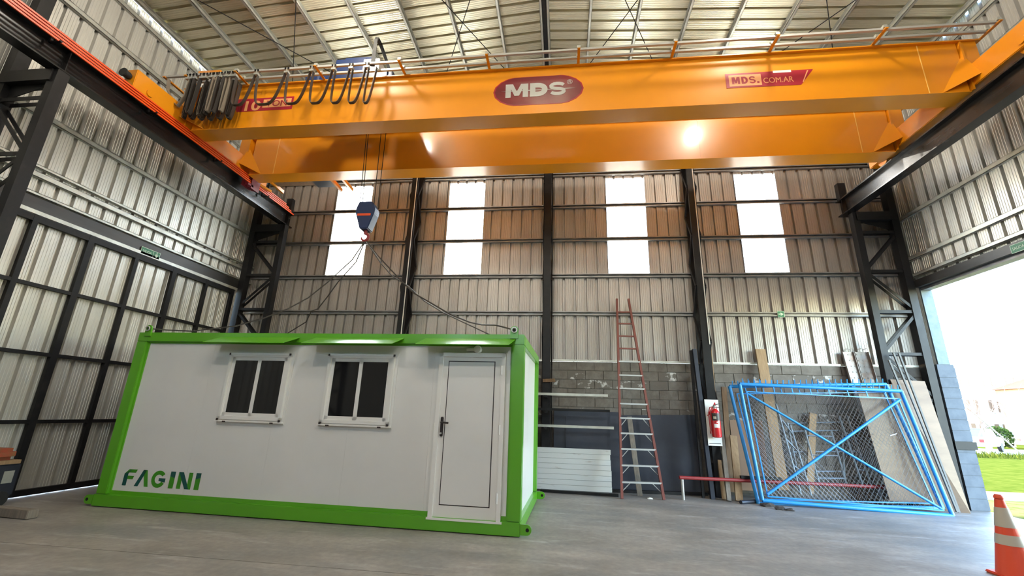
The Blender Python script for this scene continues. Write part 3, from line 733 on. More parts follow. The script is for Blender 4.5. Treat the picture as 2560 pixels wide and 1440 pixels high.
# ================================================================== SITE CONTAINER
CA, CB_ = V((-6.578, 6.034, 0)), V((-.532, 5.871, 0))
CROT = math.atan2(CB_.y-CA.y, CB_.x-CA.x); CLEN = 6.05; CX0 = -.07; CDEP, CHT = 2.44, 2.50
ct = thing('site_container', tuple(CA), CROT, label='white site office container with a bright green steel frame', category='container')
def cbox(name, x0, x1, y0, y1, z0, z1, mt, parent=None, bevel=0): return MB().box(x0, x1, y0, y1, z0, z1).build(name, mt, parent or ct, local=True, bevel=bevel)
for (x0, x1) in ((CX0, CX0+.17), (CLEN-.165, CLEN)):
    for (y0, y1) in ((0, .16), (CDEP-.16, CDEP)): cbox('corner_post', x0, x1, y0, y1, .17, 2.36, M['green'], bevel=.008)
for (y0, y1) in ((0, .14), (CDEP-.14, CDEP)):
    cbox('top_rail', CX0, CLEN, y0, y1, 2.36, CHT, M['green'], bevel=.006)
    cbox('bottom_rail', CX0-.02, CLEN, y0-.005, y1, 0.01, .165, M['green'], bevel=.006)
for (x0, x1) in ((CX0, CX0+.14), (CLEN-.14, CLEN)):
    cbox('top_rail', x0, x1, .14, CDEP-.14, 2.36, CHT, M['green'], bevel=.006)
    cbox('bottom_rail', x0, x1, .14, CDEP-.14, .01, .165, M['green'], bevel=.006)
cbox('sill_strip', CX0+.17, CLEN-.165, .05, .12, .165, .215, M['green'])
cbox('head_strip', CX0+.17, CLEN-.165, .05, .12, 2.335, 2.36, M['green'])
for x in (CX0+.17, CLEN-.185): cbox('post_strip', x, x+.02, .045, .12, .17, 2.36, M['green'])
seams = [CX0+.17, 1.27, 2.45, 3.61, 4.78, CLEN-.165]
for i in range(5): cbox('wall_panel', seams[i]+.0007, seams[i+1]-.0007, .06, .11, .20, 2.35, M['panel'])
for i in range(5): cbox('wall_panel', seams[i]+.0007, seams[i+1]-.0007, CDEP-.11, CDEP-.06, .20, 2.35, M['panel'])
for xx in (CX0+.06, CLEN-.11):
    for y0, y1 in ((.16, 1.219), (1.221, CDEP-.16)): cbox('wall_panel', xx, xx+.05, y0, y1, .165, 2.36, M['panel'])
cbox('roof_panel', CX0+.1, CLEN-.1, .1, CDEP-.1, 2.40, 2.44, M['panel'])
cbox('floor_panel', CX0+.1, CLEN-.1, .1, CDEP-.1, .08, .16, M['wood2'])
# windows
def cwindow(x0, x1, z0, z1):
    w = cbox('window', x0-.035, x1+.035, .045, .062, z0-.045, z1+.03, M['panel'])
    fr = MB()
    fr.box(x0, x1, .005, .06, z0, z0+.05).box(x0, x1, .005, .06, z1-.045, z1).box(x0, x0+.045, .005, .06, z0, z1).box(x1-.045, x1, .005, .06, z0, z1)
    fr.build('window_frame', M['alu'], w, local=True, bevel=.004)
    xm = (x0+x1)/2
    for k, (a, b) in enumerate(((x0+.04, xm+.025), (xm-.025, x1-.04))):
        yo = .030 if k == 0 else .018
        s = MB(); t = .055
        s.box(a, a+t, yo, yo+.02, z0+.045, z1-.04).box(b-t, b, yo, yo+.02, z0+.045, z1-.04).box(a, b, yo, yo+.02, z0+.045, z0+.045+t).box(a, b, yo, yo+.02, z1-.04-t, z1-.04)
        s.build('sash', M['alu'], w, local=True)
        MB().box(a+t, b-t, yo+.006, yo+.012, z0+.045+t, z1-.04-t).build('pane', M['darkglass'], w, local=True)
    for xx in (x0-.004, x1-.026):
        for zz in (z0-.012, z1-.018): MB().box(xx, xx+.03, -.004, .008, zz, zz+.03).build('corner_cap', M['blackplastic'], w, local=True)
    for xx in (x0+.10, x1-.15): MB().box(xx, xx+.05, -.002, .008, z0-.036, z0-.018).build('drain_cap', M['blackplastic'], w, local=True)
    cbox('sill', x0-.03, x1+.03, 0.0, .05, z0-.028, z0-.004, M['alu'], w); cbox('drip_rail', x0+.02, x1-.02, -.004, .012, z1-.015, z1+.012, M['whitepaint'], w)
cwindow(1.60, 2.60, 1.24, 2.185); cwindow(3.20, 4.21, 1.24, 2.19)
# door
dr = cbox('door', 4.925, 5.745, .02, .05, .16, 2.18, M['alu'])
fr = MB().box(4.865, 4.925, -.005, .06, .15, 2.24).box(5.745, 5.80, -.005, .06, .15, 2.24).box(4.865, 5.80, -.005, .06, 2.18, 2.24)
fr.build('door_frame', M['alu'], dr, local=True, bevel=.004)
cbox('door_panel', 5.01, 5.645, .012, .024, .315, 2.115, M['panel'], dr)
gl = MB()
for a in ((4.998, 5.010, .303, 2.127), (5.645, 5.657, .303, 2.127)): gl.box(a[0], a[1], .0175, .021, a[2], a[3])
for a in ((.303, .315), (2.115, 2.127)): gl.box(4.998, 5.657, .0175, .021, a[0], a[1])
gl.build('panel_gasket', M['blackplastic'], dr, local=True)
for z in (.36, 1.18, 1.95): MB().lathe([(.011, 0), (.011, .12)], 10, (5.748, -.004, z)).build('hinge', M['alu'], dr, local=True)
hd = MB().box(4.945, 4.985, -.004, .02, 1.13, 1.38).build('door_handle', M['blackplastic'], dr, local=True, bevel=.008)
MB().tube([(4.966, .0, 1.31), (4.966, -.05, 1.31), (5.07, -.055, 1.305)], .012, 10).build('lever', M['blackplastic'], hd, local=True) if False else \
    MB().tube([(4.966, .0, 1.31), (4.966, -.05, 1.31), (5.07, -.055, 1.305)], .012, 10).build('door_lever', M['blackplastic'], dr, local=True)
MB().lathe([(.012, -.02), (.012, .0)], 10, (4.966, -.004, 1.17), 'y').build('lock_cylinder', M['ladalu'], dr, local=True)
cbox('threshold', 4.85, 5.82, -.012, .05, .135, .16, M['alu'], dr)
cbox('strike_plate', 4.862, 4.872, -.012, 0, 1.12, 1.30, M['alu'], dr)
# awnings over windows and door
for a, b in ((1.38, 2.70), (2.94, 4.32), (4.62, 5.93)):
    MB().prism([(a+.02, -.004, 2.437), (b, -.004, 2.437), (b-.05, -.28, 2.318), (a-.02, -.28, 2.318)], 0, (0, -.004, -.008)).build('awning', M['green'], ct, local=True)
# wall lamp over the door
lp = MB().lathe([(.055, 0), (.055, -.05), (.047, -.075), (.01, -.08)], 18, (5.40, .055, 2.29), 'y').build('wall_lamp', M['whitepaint'], ct, local=True)
MB().box(5.24, 5.36, .0, .06, 2.265, 2.31).build('lamp_sensor', M['whitepaint'], lp, local=True, bevel=.01)
# lifting lugs
def lug(x, y, z, axis):
    n = 12
    if axis == 'top':
        pts = [(x-.055, y, z-.06), (x+.055, y, z-.06), (x+.055, y, z+.06)] + [(x+.055*math.cos(math.pi*i/n), y, z+.06+.055*math.sin(math.pi*i/n)) for i in range(1, n)] + [(x-.055, y, z+.06)]
        o = MB().prism(pts, 0, (0, -.02, 0)).build('lifting_lug', M['green'], ct, local=True)
        hole = [(x, y-.022, z+.055), (x, y+.002, z+.055)]
        MB().tube(hole, .022, 12).build('pin_hole', M['steel'], o, local=True)
    else:
        s = axis
        pts = [(x, y, z-.06), (x+s*.08, y, z-.06)] + [(x+s*(.08+.06*math.sin(math.pi*i/n)), y, z-.06*math.cos(math.pi*i/n)) for i in range(1, n)] + [(x+s*.08, y, z+.06), (x, y, z+.06)]
        o = MB().prism(pts, 0, (0, -.025, 0)).build('tow_lug', M['green'], ct, local=True)
        MB().tube([(x+s*.09, y-.027, z), (x+s*.09, y+.002, z)], .022, 12).build('pin_hole', M['steel'], o, local=True)
for x in (.10, CLEN-.14):
    for y in (.0, CDEP+.02): lug(x, y, CHT+.0, 'top')
for y in (.02, CDEP): lug(CLEN, y, .09, 1); lug(CX0-.02, y, .09, -1)
# printed name
LZ0, LZ1, LY = .287, .505, .0585
def lpoly(pts, mt, lx, th=.0025):
    sx = 1.0
    return MB().prism([(lx+x, LY, LZ0+z*(LZ1-LZ0)) for x, z in pts], 0, (0, -th, 0)).build('letter_piece', mt, LG, local=True)
LG = MB().box(.262, .27, LY-.001, LY, LZ0, LZ0+.02).build('printed_name', M['darkgreen'], ct, local=True)
D, Gn = M['darkgreen'], M['lightgreen']
x = .262
lpoly([(0, 0), (.062, 0), (.062, .74), (.115, 1), (.0, .72)], D, x); lpoly([(.066, 1), (.20, 1), (.18, .80), (.075, .80), (.0, .72)], Gn, x); lpoly([(.062, .60), (.165, .60), (.15, .40), (.062, .40)], Gn, x)
x = .262+.20
lpoly([(0, 0), (.06, 0), (.155, 1), (.105, 1), (.10, .98)], D, x); lpoly([(.105, 1), (.165, 1), (.225, 0), (.165, 0), (.12, .70)], Gn, x)
x = .262+.46
ring = []
a0, a1 = math.radians(38), math.radians(330)
N = 18
outer = [(.115+.115*math.cos(a0+(a1-a0)*i/N), .5+.52*math.sin(a0+(a1-a0)*i/N)) for i in range(N+1)]
inner = [(.115+.062*math.cos(a0+(a1-a0)*i/N), .5+.28*math.sin(a0+(a1-a0)*i/N)) for i in range(N+1)]
gm = MB()
for i in range(N):
    q = [outer[i], outer[i+1], inner[i+1], inner[i]]
    gm.prism([(x+px, LY, LZ0+pz*(LZ1-LZ0)) for px, pz in q], 0, (0, -.0025, 0))
gm.build('letter_piece', Gn, LG, local=True)
lpoly([(.12, .56), (.225, .56), (.225, .32), (.17, .36), (.12, .40)], D, x)
x = .262+.755
lpoly([(0, 0), (.075, 0), (.075, 1), (0, 1)], Gn, x); lpoly([(.0, 1), (.075, 1), (.075, .62), (.0, .72)], D, x, .003)
x = .262+.885
lpoly([(0, 0), (.062, 0), (.062, 1), (0, 1)], Gn, x); lpoly([(.165, 0), (.225, 0), (.225, 1), (.165, 1)], Gn, x); lpoly([(0, 1), (.072, 1), (.20, 0), (.135, 0)], D, x, .003)
x = .262+1.165
lpoly([(0, 0), (.075, 0), (.075, 1), (0, 1)], Gn, x); lpoly([(.0, 1), (.075, 1), (.075, .72), (.0, .62)], D, x, .003)

def cw(x, y, z): return CA + V((math.cos(CROT)*x - math.sin(CROT)*y, math.sin(CROT)*x + math.cos(CROT)*y, z))
# slings from the hook to the four lugs
def sling(px, end, lab):
    t = thing('wire_sling', end, label=lab, category='sling', group='slings between hook block and container')
    MB().tube(px, .011, 6).build('wire_rope', M['cable'], t)
    e = V(end)
    sh = [(e.x + .034*math.cos(a), e.y-.03, e.z + .055 + .034*math.sin(a)) for a in [2*math.pi*i/12 for i in range(13)]]
    MB().tube(sh, .010, 6).build('shackle', M['ladalu'], t)
h0 = V((HX+.03, HY, 4.47))
def path(pix, e, y0, y1):
    n = len(pix); out = [h0]
    for i, (a, b) in enumerate(pix):
        k = (i+1)/(n+1); out.append(P(a, b, 'y', y0+(y1-y0)*k))
    return out + [V(e)]
eFR = tuple(cw(CLEN-.14, -.01, CHT)); eFL = tuple(cw(.10, -.01, CHT)); eBR = tuple(cw(CLEN-.14, CDEP+.03, CHT)); eBL = tuple(cw(.10, CDEP+.03, CHT))
sling(path([(945, 640), (975, 672), (1005, 704), (1035, 733), (1090, 765), (1130, 788), (1175, 806), (1205, 812), (1240, 813)], (eFR[0], eFR[1], eFR[2]+.06), HY, 5.87), eFR, 'sagging wire sling from hook to the right front corner above the door')
sling(path([(950, 655), (980, 690), (1020, 715), (1060, 752), (1105, 780), (1150, 802)], (eBR[0], eBR[1], eBR[2]+.06), HY, 8.2), eBR, 'sagging wire sling from hook to the hidden right rear container corner')
sling(path([(880, 650), (820, 705), (770, 745), (720, 772), (660, 795), (590, 815), (480, 828), (415, 825)], (eFL[0], eFL[1], eFL[2]+.06), HY, 6.05), eFL, 'long thin wire sling from hook to the left front container corner')
sling(path([(890, 655), (845, 705), (820, 740), (795, 772), (778, 778), (765, 805)], (eBL[0], eBL[1], eBL[2]+.06), HY, 8.4), eBL, 'thin wire sling from hook to the hidden left rear container corner')

# ================================================================== HIGH-BAY LAMPS (above the picture, they light the hall)
for i, (lx, ly) in enumerate(((-4.0, 5.1), (3.5, 5.15), (-4.1, -1.5), (3.6, -1.5), (-.4, 1.2))):
    zt = roof_z(lx)-.13; zl = 8.78 if i < 2 else 8.3
    t = thing('globe_lamp', (lx, ly, zl), label=('round globe lamp over the festoon cable, left of the hoist', 'round globe lamp over the right half of the front girder', 'round globe lamp at the left rear, behind the viewpoint', 'round globe lamp at the right rear, behind the viewpoint', 'round globe lamp over the middle of the hall, above the viewpoint')[i], category='lamp', group='globe lamps under the roof')
    MB().lathe([(.02, .46), (.07, .44), (.09, .30), (.10, .18), (.02, .17)], 20, (lx, ly, zl)).build('ballast_housing', M['galv'], t)
    MB().lathe([(.02, .17), (.08, .16), (.13, .105), (.15, .03), (.13, -.045), (.08, -.10), (.01, -.12)], 24, (lx, ly, zl)).build('globe', emit('lamp_globe', (1, .92, .79), LAMP_W[i]), t)
    MB().tube([(lx, ly, zl+.45), (lx, ly, zt)], .008, 6).build('pendant_rod', M['steel'], t)

# ================================================================== THINGS ALONG THE BACK WALL
# ladder
lad = thing('ladder', (1.45, 9.0, 0), label='tall tapering red-brown ladder with metal steps leaning at the back wall', category='ladder')
LB, RB_ = P(1555, 1247, 'z', 0), P(1660, 1250, 'z', 0)
LT, RT = P(1542, 748, 'y', 9.86), P(1571, 748, 'y', 9.86)
for a, b in ((LB, LT), (RB_, RT)): MB().bar(a, b, .045, .07, (0, 1, 0)).build('side_rail', M['ladder'], lad)
rows = [1205, 1163, 1122, 1083, 1045, 1009, 971, 938, 904, 871, 840, 809, 780]
def on_rail(a, b, row):
    lo, hi = 0., 1.
    for _ in range(40):
        mid = (lo+hi)/2; p = a.lerp(b, mid); d = p - V((0, 0, CAM_H))
        yy = 720 - F_PX*d.dot(CU)/d.dot(CF)
        if yy > row: lo = mid
        else: hi = mid
    return a.lerp(b, lo)
for i, r in enumerate(rows):
    a, b = on_rail(LB, LT, r), on_rail(RB_, RT, r)
    b.z = a.z; 
    deep = .08 if i < 9 else .035
    s = MB().bar(a, b, deep, .03).build('step', M['ladalu'] if i < 9 else M['ladder'], lad)
    if i < 5:
        d = (b-a)
        MB().bar(a+d*.22-V((0, 0, .01)), a+d*.02-V((0, 0, .15)), .02, .012).build('brace', M['ladalu'], s)
        MB().bar(b-d*.22-V((0, 0, .01)), b-d*.02-V((0, 0, .15)), .02, .012).build('brace', M['ladalu'], s)

# dark steel plates leaning on the blocks
def lean(name, mt, bl, br, tl, tr, th, label, cat, group=None, parts=None):
    pts = [V(bl), V(br), V(tr), V(tl)]; n = (pts[1]-pts[0]).cross(pts[3]-pts[0]).normalized()
    if n.y < 0: n = -n
    return solo(MB().prism(pts, 0, n*th), name, mt, label, cat, group)
lean('steel_plate', M['plate'], (.05, 9.90, .02), (2.80, 9.90, .02), (.05, 10.06, 1.44), (2.80, 10.06, 1.545), .012, 'large blue-black steel plate leaning on the block wall behind the ladder', 'plate')
lean('steel_plate', M['plate'], (-.21, 9.96, .02), (1.2, 9.96, .02), (-.21, 10.075, 1.55), (1.2, 10.075, 1.55), .01, 'second dark steel plate standing behind the first, edge showing by the column', 'plate')
solo(MB().bar((.95, 9.60, 0.03), (2.85, 9.80, 0.03), .08, .05), 'steel_channel', M['steel'], 'dark steel channel lying on floor below the big dark plate', 'steel bar')

# slatted white panel
sp = thing('slatted_panel', (.2, 9.4, 0), label='stack of white painted boards standing on edge beside the container', category='boards')
for i in range(8):
    z = .03+.098*i; k = i/8
    MB().box(-.62, .945-.015*k+random.uniform(-.01, .006), 9.36+.03*k+random.uniform(0, .006), 9.39+.03*k, z, z+.094).build('board', M['whitewood'], sp)
solo(MB().bar((-.45, 9.22, .025), (1.03, 9.12, .025), .07, .05), 'steel_channel', M['steel'], 'dark steel channel on the floor in front of white boards', 'steel bar')
# bars lying on brackets of the middle column
rk = thing('bar_rack', (-.37, 9.5, 1.1), label='dark rack arms bolted to the middle column holding steel bars', category='rack')
for z in (1.20, 1.53, 1.84): MB().box(-.40, -.34, 9.30, 9.63, z-.04, z).build('rack_arm', M['steel'], rk)
for z, x1, mt, lb in ((1.845, .92, 'galv', 'upper grey steel bar lying on the rack beside the middle column'), (1.535, .95, 'steel', 'dark steel bar lying on the middle rack arm'), (1.205, 1.02, 'galv', 'lower grey steel bar lying on the rack above the white boards')):
    solo(MB().bar((-.75, 9.44, z+.025), (x1, 9.44, z+.025), .05, .05), 'steel_bar', M[mt], lb, 'steel bar')
solo(MB().bar((-.44, 9.61, 2.16), (-.18, 9.58, 2.17), .06, .07), 'wooden_peg', M['wood2'], 'short orange-brown wooden peg sticking out from the middle column', 'wood')
solo(MB().bar(P(1600, 1240, 'z', .0), P(1573, 1042, 'y', 9.82), .03, .10, (1, 0, 0)), 'timber_plank', M['wood3'], 'grey timber plank seen between the steps of the ladder', 'plank')

# leaning steel profile beside the right wind column
solo(MB().bar((2.83, 9.44, 0), (2.76, 9.56, 2.88), .075, .10, (0, 1, 0)), 'steel_profile', M['plate'], 'tall blue-grey steel profile leaning on column behind the extinguisher board', 'steel profile')
solo(MB().bar((2.68, 9.50, 0), (2.70, 9.60, 2.86), .05, .05, (0, 1, 0)), 'steel_profile', M['steel'], 'thin dark steel tube leaning left of the extinguisher board', 'steel profile')
# extinguisher with its board
eb = thing('extinguisher_board', (2.96, 9.42, .965), label='white board with a red triangle hung behind the fire extinguisher', category='sign')
MB().box(2.83, 3.095, 9.40, 9.41, .965, 1.845).build('board', M['whitepaint'], eb)
MB().prism([(2.85, 9.399, 1.52), (3.03, 9.399, 1.80), (3.06, 9.399, 1.62)], 0, (0, -.002, 0)).build('red_triangle', M['extred'], eb)
MB().box(2.85, 3.07, 9.397, 9.399, 1.00, 1.012).build('printed_line', M['plate'], eb)
ex = thing('fire_extinguisher', (2.975, 9.30, 1.12), label='red fire extinguisher hung on the white board by the column', category='extinguisher')
EX, EY = 2.975, 9.30
MB().lathe([(.06, 1.12), (.085, 1.135), (.09, 1.16), (.09, 1.56), (.08, 1.61), (.05, 1.65), (.03, 1.67)], 24, (EX, EY, 0)).build('cylinder', M['extred'], ex)
MB().lathe([(.03, 1.67), (.03, 1.72), (.018, 1.73)], 14, (EX, EY, 0)).build('valve', M['ladalu'], ex)
MB().bar((EX-.02, EY-.02, 1.73), (EX+.10, EY-.03, 1.765), .025, .012).build('lever', M['blackplastic'], ex)
MB().bar((EX-.02, EY-.02, 1.70), (EX+.09, EY-.03, 1.69), .025, .012).build('lever', M['blackplastic'], ex)
MB().tube([(EX-.03, EY, 1.70), (EX-.09, EY-.02, 1.69), (EX-.125, EY-.02, 1.58), (EX-.12, EY-.02, 1.40), (EX-.11, EY-.02, 1.25)], .011, 8).build('hose', M['redpipe'], ex)
MB().lathe([(.014, 1.25), (.022, 1.20), (.022, 1.195)], 10, (EX-.11, EY-.02, 0)).build('nozzle', M['redpipe'], ex)
def wrap(r, a0, a1, z0, z1, mt, nm):
    vs, fs, n = [], [], 8
    for i in range(n+1):
        a = math.radians(a0+(a1-a0)*i/n); vs += [(EX+r*math.cos(a), EY+r*math.sin(a), z0), (EX+r*math.cos(a), EY+r*math.sin(a), z1)]
    for i in range(n): fs.append((2*i, 2*i+2, 2*i+3, 2*i+1))
    MB().add(vs, fs).build(nm, mt, ex)
wrap(.0915, -150, -40, 1.44, 1.58, M['blackplastic'], 'black_label'); wrap(.0915, -125, -60, 1.31, 1.38, M['whitepaint'], 'white_label')
wrap(.0920, -130, -95, 1.47, 1.52, M['conegrey'], 'printed_patch'); MB().lathe([(.012, 0), (.012, -.006)], 12, (EX+.0, EY-.088, 1.41), 'y').build('gauge', M['whitepaint'], ex)

# red pipe barrier
bp0 = V((2.18, 9.17, .385)); bp1 = P(2212, 1218, 'y', 9.64)
rb = thing('pipe_barrier', (2.2, 9.17, 0), label='low red pipe barrier with a grey leg, running behind the blue gates', category='barrier')
MB().tube([bp0, bp1], .032, 12).build('rail', M['redpipe'], rb)
for k in (.012, .97):
    p = bp0.lerp(bp1, k); MB().tube([(p.x, p.y, 0), (p.x, p.y, p.z-.03)], .028, 10).build('leg', M['ladalu'] if k < .5 else M['scaf'], rb)
MB().bar(bp0.lerp(bp1, .30)+V((0, .0, .06)), bp0.lerp(bp1, .50)+V((0, 0, .06)), .06, .05).build('rubber_sleeve', M['steel'], rb)

# timber and boards
PK = 'timber planks leaning on the back wall'
def plank(top, bot, w, t, mt, label, ytop=9.95, ybot=None, cat='plank'):
    a = P(*bot, 'z', 0.0) if ybot is None else P(*bot, 'y', ybot)
    if ybot is not None: a.z = max(0, a.z)
    b = P(*top, 'y', ytop)
    d = (b-a).normalized(); nrm = V((0, -1, 0)); nrm = (nrm - d*nrm.dot(d)).normalized(); r = d.cross(nrm)
    m_ = MB(); vs = [p + r*(i*w/2) + nrm*(j*t/2) for p in (a+nrm*t/2, b+nrm*t/2) for i in (-1, 1) for j in (-1, 1)]
    m_.add(vs, [(0, 1, 3, 2), (4, 6, 7, 5), (0, 4, 5, 1), (2, 3, 7, 6), (0, 2, 6, 4), (1, 5, 7, 3)])
    o = solo(m_, 'timber_plank' if cat == 'plank' else 'wooden_pole', M[mt], label, cat)
    o['group'] = PK
    return o
plank((1775, 872), (1806, 1225), .045, .045, 'wood', 'slim orange-toned timber batten just right of the extinguisher column', 9.93, 9.72)
plank((1770, 880), (1795, 1225), .05, .04, 'wood2', 'darker batten half hidden by column above the extinguisher', 9.95, 9.82)
plank((1808, 968), (1828, 1230), .10, .05, 'wood2', 'short dark brown plank between the extinguisher and the blue gates', 9.95, 9.78)
plank((1800, 1055), (1822, 1258), .075, .05, 'wood3', 'grey weathered short plank nearest the extinguisher', 9.76, 9.30)
plank((1790, 1095), (1810, 1256), .07, .04, 'wood', 'pale short plank low behind the grey one by the extinguisher', 9.82, 9.42)
plank((1832, 1090), (1848, 1258), .13, .04, 'wood', 'wide pale plank left of the blue gates', 9.70, 9.33)
plank((1899, 874), (1958, 1225), .20, .045, 'wood', 'tallest wide pale plank leaning above the blue gates', 9.98, 9.66)
plank((2030, 1034), (2022, 1232), .13, .05, 'wood', 'upright pale plank seen through the chain-link of the gates', 10.0, 9.80)
lean('board', M['kraft'], P(1842, 1225, 'y', 9.86), P(1928, 1230, 'y', 9.86), P(1824, 1050, 'y', 9.99), P(1905, 1052, 'y', 9.99), .012, 'brown fibreboard leaning low behind the left end of the gates', 'board')
lean('plywood_sheet', M['ply'], P(2225, 1252, 'y', 9.42), P(2372, 1268, 'y', 9.42), P(2140, 966, 'y', 9.53), P(2262, 958, 'y', 9.53), .018, 'large plywood sheet leaning directly behind the right half of the gates', 'plywood')
lean('plywood_sheet', M['ply'], P(2350, 1276, 'z', 0), P(2427, 1284, 'z', 0), P(2225, 948, 'y', 9.55), P(2312, 953, 'y', 9.55), .018, 'narrow plywood sheet leaning at the doorway edge, rightmost of the stack', 'plywood')
# perforated metal scaffold planks and slim bars in the corner
def tread(px0, px1, lab):
    tl, tr_ = P(px0, 880, 'y', 10.0), P(px1, 880, 'y', 10.0)
    t = thing('scaffold_plank', (tl.x+.3, 9.7, 0), label=lab, category='scaffold plank')
    bl, br = V((tl.x+.16, 9.80, .02)), V((tr_.x+.16, 9.80, .02))
    MB().prism([bl, br, tr_, tl], 0, (0, .01, 0)).build('deck', M['tread'], t)
    for a, b in ((bl, tl), (br, tr_)): MB().bar(a+V((0, -.02, 0)), b+V((0, -.02, 0)), .008, .05, (0, 1, 0)).build('edge_lip', M['tread'], t)
    d = (tl-bl); w = (tr_-tl); dim = MB()
    for i in range(24):
        for j in range(3):
            c = bl + d*((i+.5)/24) + w*((j+.5)/3) + V((0, -.006, 0))
            dim.add([c+w*.04, c+d*.006, c-w*.04, c-d*.006, c+V((0, -.006, 0))], [(0, 1, 4), (1, 2, 4), (2, 3, 4), (3, 0, 4)])
    dim.build('grip_dimples', M['ladalu'], t, kind='stuff')
    for x in (.3, .7): MB().tube([tl+w*x, tl+w*x+V((0, -.01, .05)), tl+w*x+V((.06, -.03, .07))], .009, 6).build('end_hook', M['ladalu'], t)
tread(2104, 2131, 'perforated metal scaffold plank, left one of the pair in the corner'); tread(2134, 2168, 'perforated metal scaffold plank, right one of the pair beside the laced column')
def rod(a, b, r, mt, lab, cat='pipe', grp=None, n=8):
    o = solo(MB().tube([a, b], r, n), 'steel_pipe', M[mt], lab, cat, grp); return o
for i, (t0, b0, lab) in enumerate((((2233, 882), (2393, 1280), 'pale angle bar leaning from the corner column, left of three'), ((2247, 883), (2398, 1281), 'grey angle bar leaning from the corner column, middle of three'), ((2222, 900), (2380, 1278), 'thin grey bar leaning from the corner column beside the gate edge'))):
    solo(MB().bar(P(*b0, 'y', 9.22+.02*i), P(*t0, 'y', 9.46), .03, .03, (0, 1, 0)), 'angle_bar', M['greybar'], lab, 'steel bar')

# scaffold frames behind the gates
def scaffold(tops, bots, rungs, yt, yb, lab, mt='scaf'):
    t = thing('scaffold_ladder', tuple(P(*bots[0], 'y', yb).xy) + (0,), label=lab, category='scaffold')
    A = [(P(*b, 'y', yb), P(*a, 'y', yt)) for a, b in zip(tops, bots)]
    for a, b in A: a.z = max(a.z, .02); MB().tube([a, b], .02, 8).build('upright', M[mt], t)
    for i, j, k in rungs:
        MB().tube([A[i][0].lerp(A[i][1], k), A[j][0].lerp(A[j][1], k)], .015, 8).build('rung', M[mt], t)
    return t
scaffold([(1940, 1010), (1975, 1062)], [(2002, 1235), (2028, 1238)], [(0, 1, .3), (0, 1, .6), (0, 1, .85)], 9.96, 9.70, 'narrow scaffold frame with two leaning uprights behind the gate centre')
scaffold([(2098, 1040), (2118, 1040)], [(2160, 1222), (2182, 1224)], [(0, 1, .25), (0, 1, .5), (0, 1, .75)], 9.95, 9.72, 'short scaffold ladder frame leaning behind the gates next to the plywood')
scaffold([(1968, 1056), (2105, 1052)], [(2000, 1215), (2112, 1216)], [(0, 1, .98), (0, 1, .85), (0, 1, .52), (0, 1, .22)], 10.03, 9.90, 'wide scaffold frame with four rungs resting on the block wall')
scaffold([(2012, 1075), (2078, 1078)], [(2050, 1218), (2118, 1218)], [(0, 1, .9), (0, 1, .55), (0, 1, .15)], 9.90, 9.80, 'small blue-grey tube frame standing inside the other scaffold frames', 'gate' if False else 'scaf')

# ---- blue chain-link gates
def gate(bl, br, tl, tr_, lab, diag):
    bl, br, tl, tr_ = V(bl), V(br), V(tl), V(tr_)
    t = thing('chain_link_gate', tuple((bl+br)/2), label=lab, category='gate', group='blue chain-link gates')
    for a, b, n_ in ((bl, br, 'bottom_rail'), (tl, tr_, 'top_rail'), (bl, tl, 'stile'), (br, tr_, 'stile')):
        MB().tube([a, b], .034, 12).build(n_, M['gate'], t)
    def q(u, v): return (bl.lerp(br, u)).lerp(tl.lerp(tr_, u), v)
    nrm = (br-bl).cross(tl-bl).normalized(); nrm = nrm if nrm.y > 0 else -nrm
    # flat bars that clamp the mesh
    for a, b in ((q(.035, .93), q(.965, .93)), (q(.035, .035), q(.965, .035)), (q(.035, .035), q(.035, .93)), (q(.965, .035), q(.965, .93))):
        MB().bar(a, b, .02, .02).build('clamp_bar', M['gate'], t)
    for i in range(8):
        u = .1+.8*i/7; MB().bar(q(u, .93), q(u, 1.0), .018, .012).build('tie_stub', M['gate'], t)
    if diag:
        MB().tube([q(.03, .05)-nrm*.03, q(.965, .92)-nrm*.03], .026, 10).build('diagonal_brace', M['gate'], t)
        MB().tube([q(.03, .92)+nrm*.01, q(.965, .04)+nrm*.01], .022, 10).build('diagonal_brace', M['gate'], t)
    sp_ = MB().bar((0, 0, 0), (0, -.02, .09), .012, .012, (1, 0, 0)).mesh('spike', M['gate'])
    for i in range(27):
        p = q((i+.5)/27, 1.0); o = link('spike', sp_, t); o.location = p+V((0, 0, .02))
    # wire mesh: two families of thin wires
    L_, H_ = (br-bl).length, (tl-bl).length; s = .078; w = MB(); r = .0016
    def clip(c, sgn):
        u0, u1, v0, v1 = .035*L_, .965*L_, .035*H_, .93*H_; pts = []
        for uu in (u0, u1):
            vv = sgn*(uu-c)
            if v0 <= vv <= v1: pts.append((uu, vv))
        for vv in (v0, v1):
            uu = c+vv/sgn
            if u0 < uu < u1: pts.append((uu, vv))
        return pts[:2] if len(pts) >= 2 else None
    for sgn in (1.25, -1.25):
        c = -H_-L_
        while c < 2*L_+H_:
            pp = clip(c, sgn)
            if pp:
                a, b = (q(x/L_, y_/H_) for x, y_ in pp)
                o_ = nrm*(.002 if sgn > 0 else -.002); d = (b-a).normalized(); e1 = d.cross(nrm).normalized()*r; e2 = nrm*r
                vs = [a+o_+e1, a+o_-e1*.5+e2, a+o_-e1*.5-e2, b+o_+e1, b+o_-e1*.5+e2, b+o_-e1*.5-e2]
                w.add(vs, [(0, 1, 4, 3), (1, 2, 5, 4), (2, 0, 3, 5)])
            c += s
    w.build('wire_mesh', M['wire'], t, kind='stuff')
    return t, q, nrm
def PY(px, py, y): return P(px, py, 'y', y)
gA = gate(PY(1896, 1259, 9.19), PY(2357, 1271, 9.28), PY(1824, 966, 9.47), PY(2215, 961, 9.47), 'light blue chain-link gate leaning behind the braced one, its left edge further out', False)
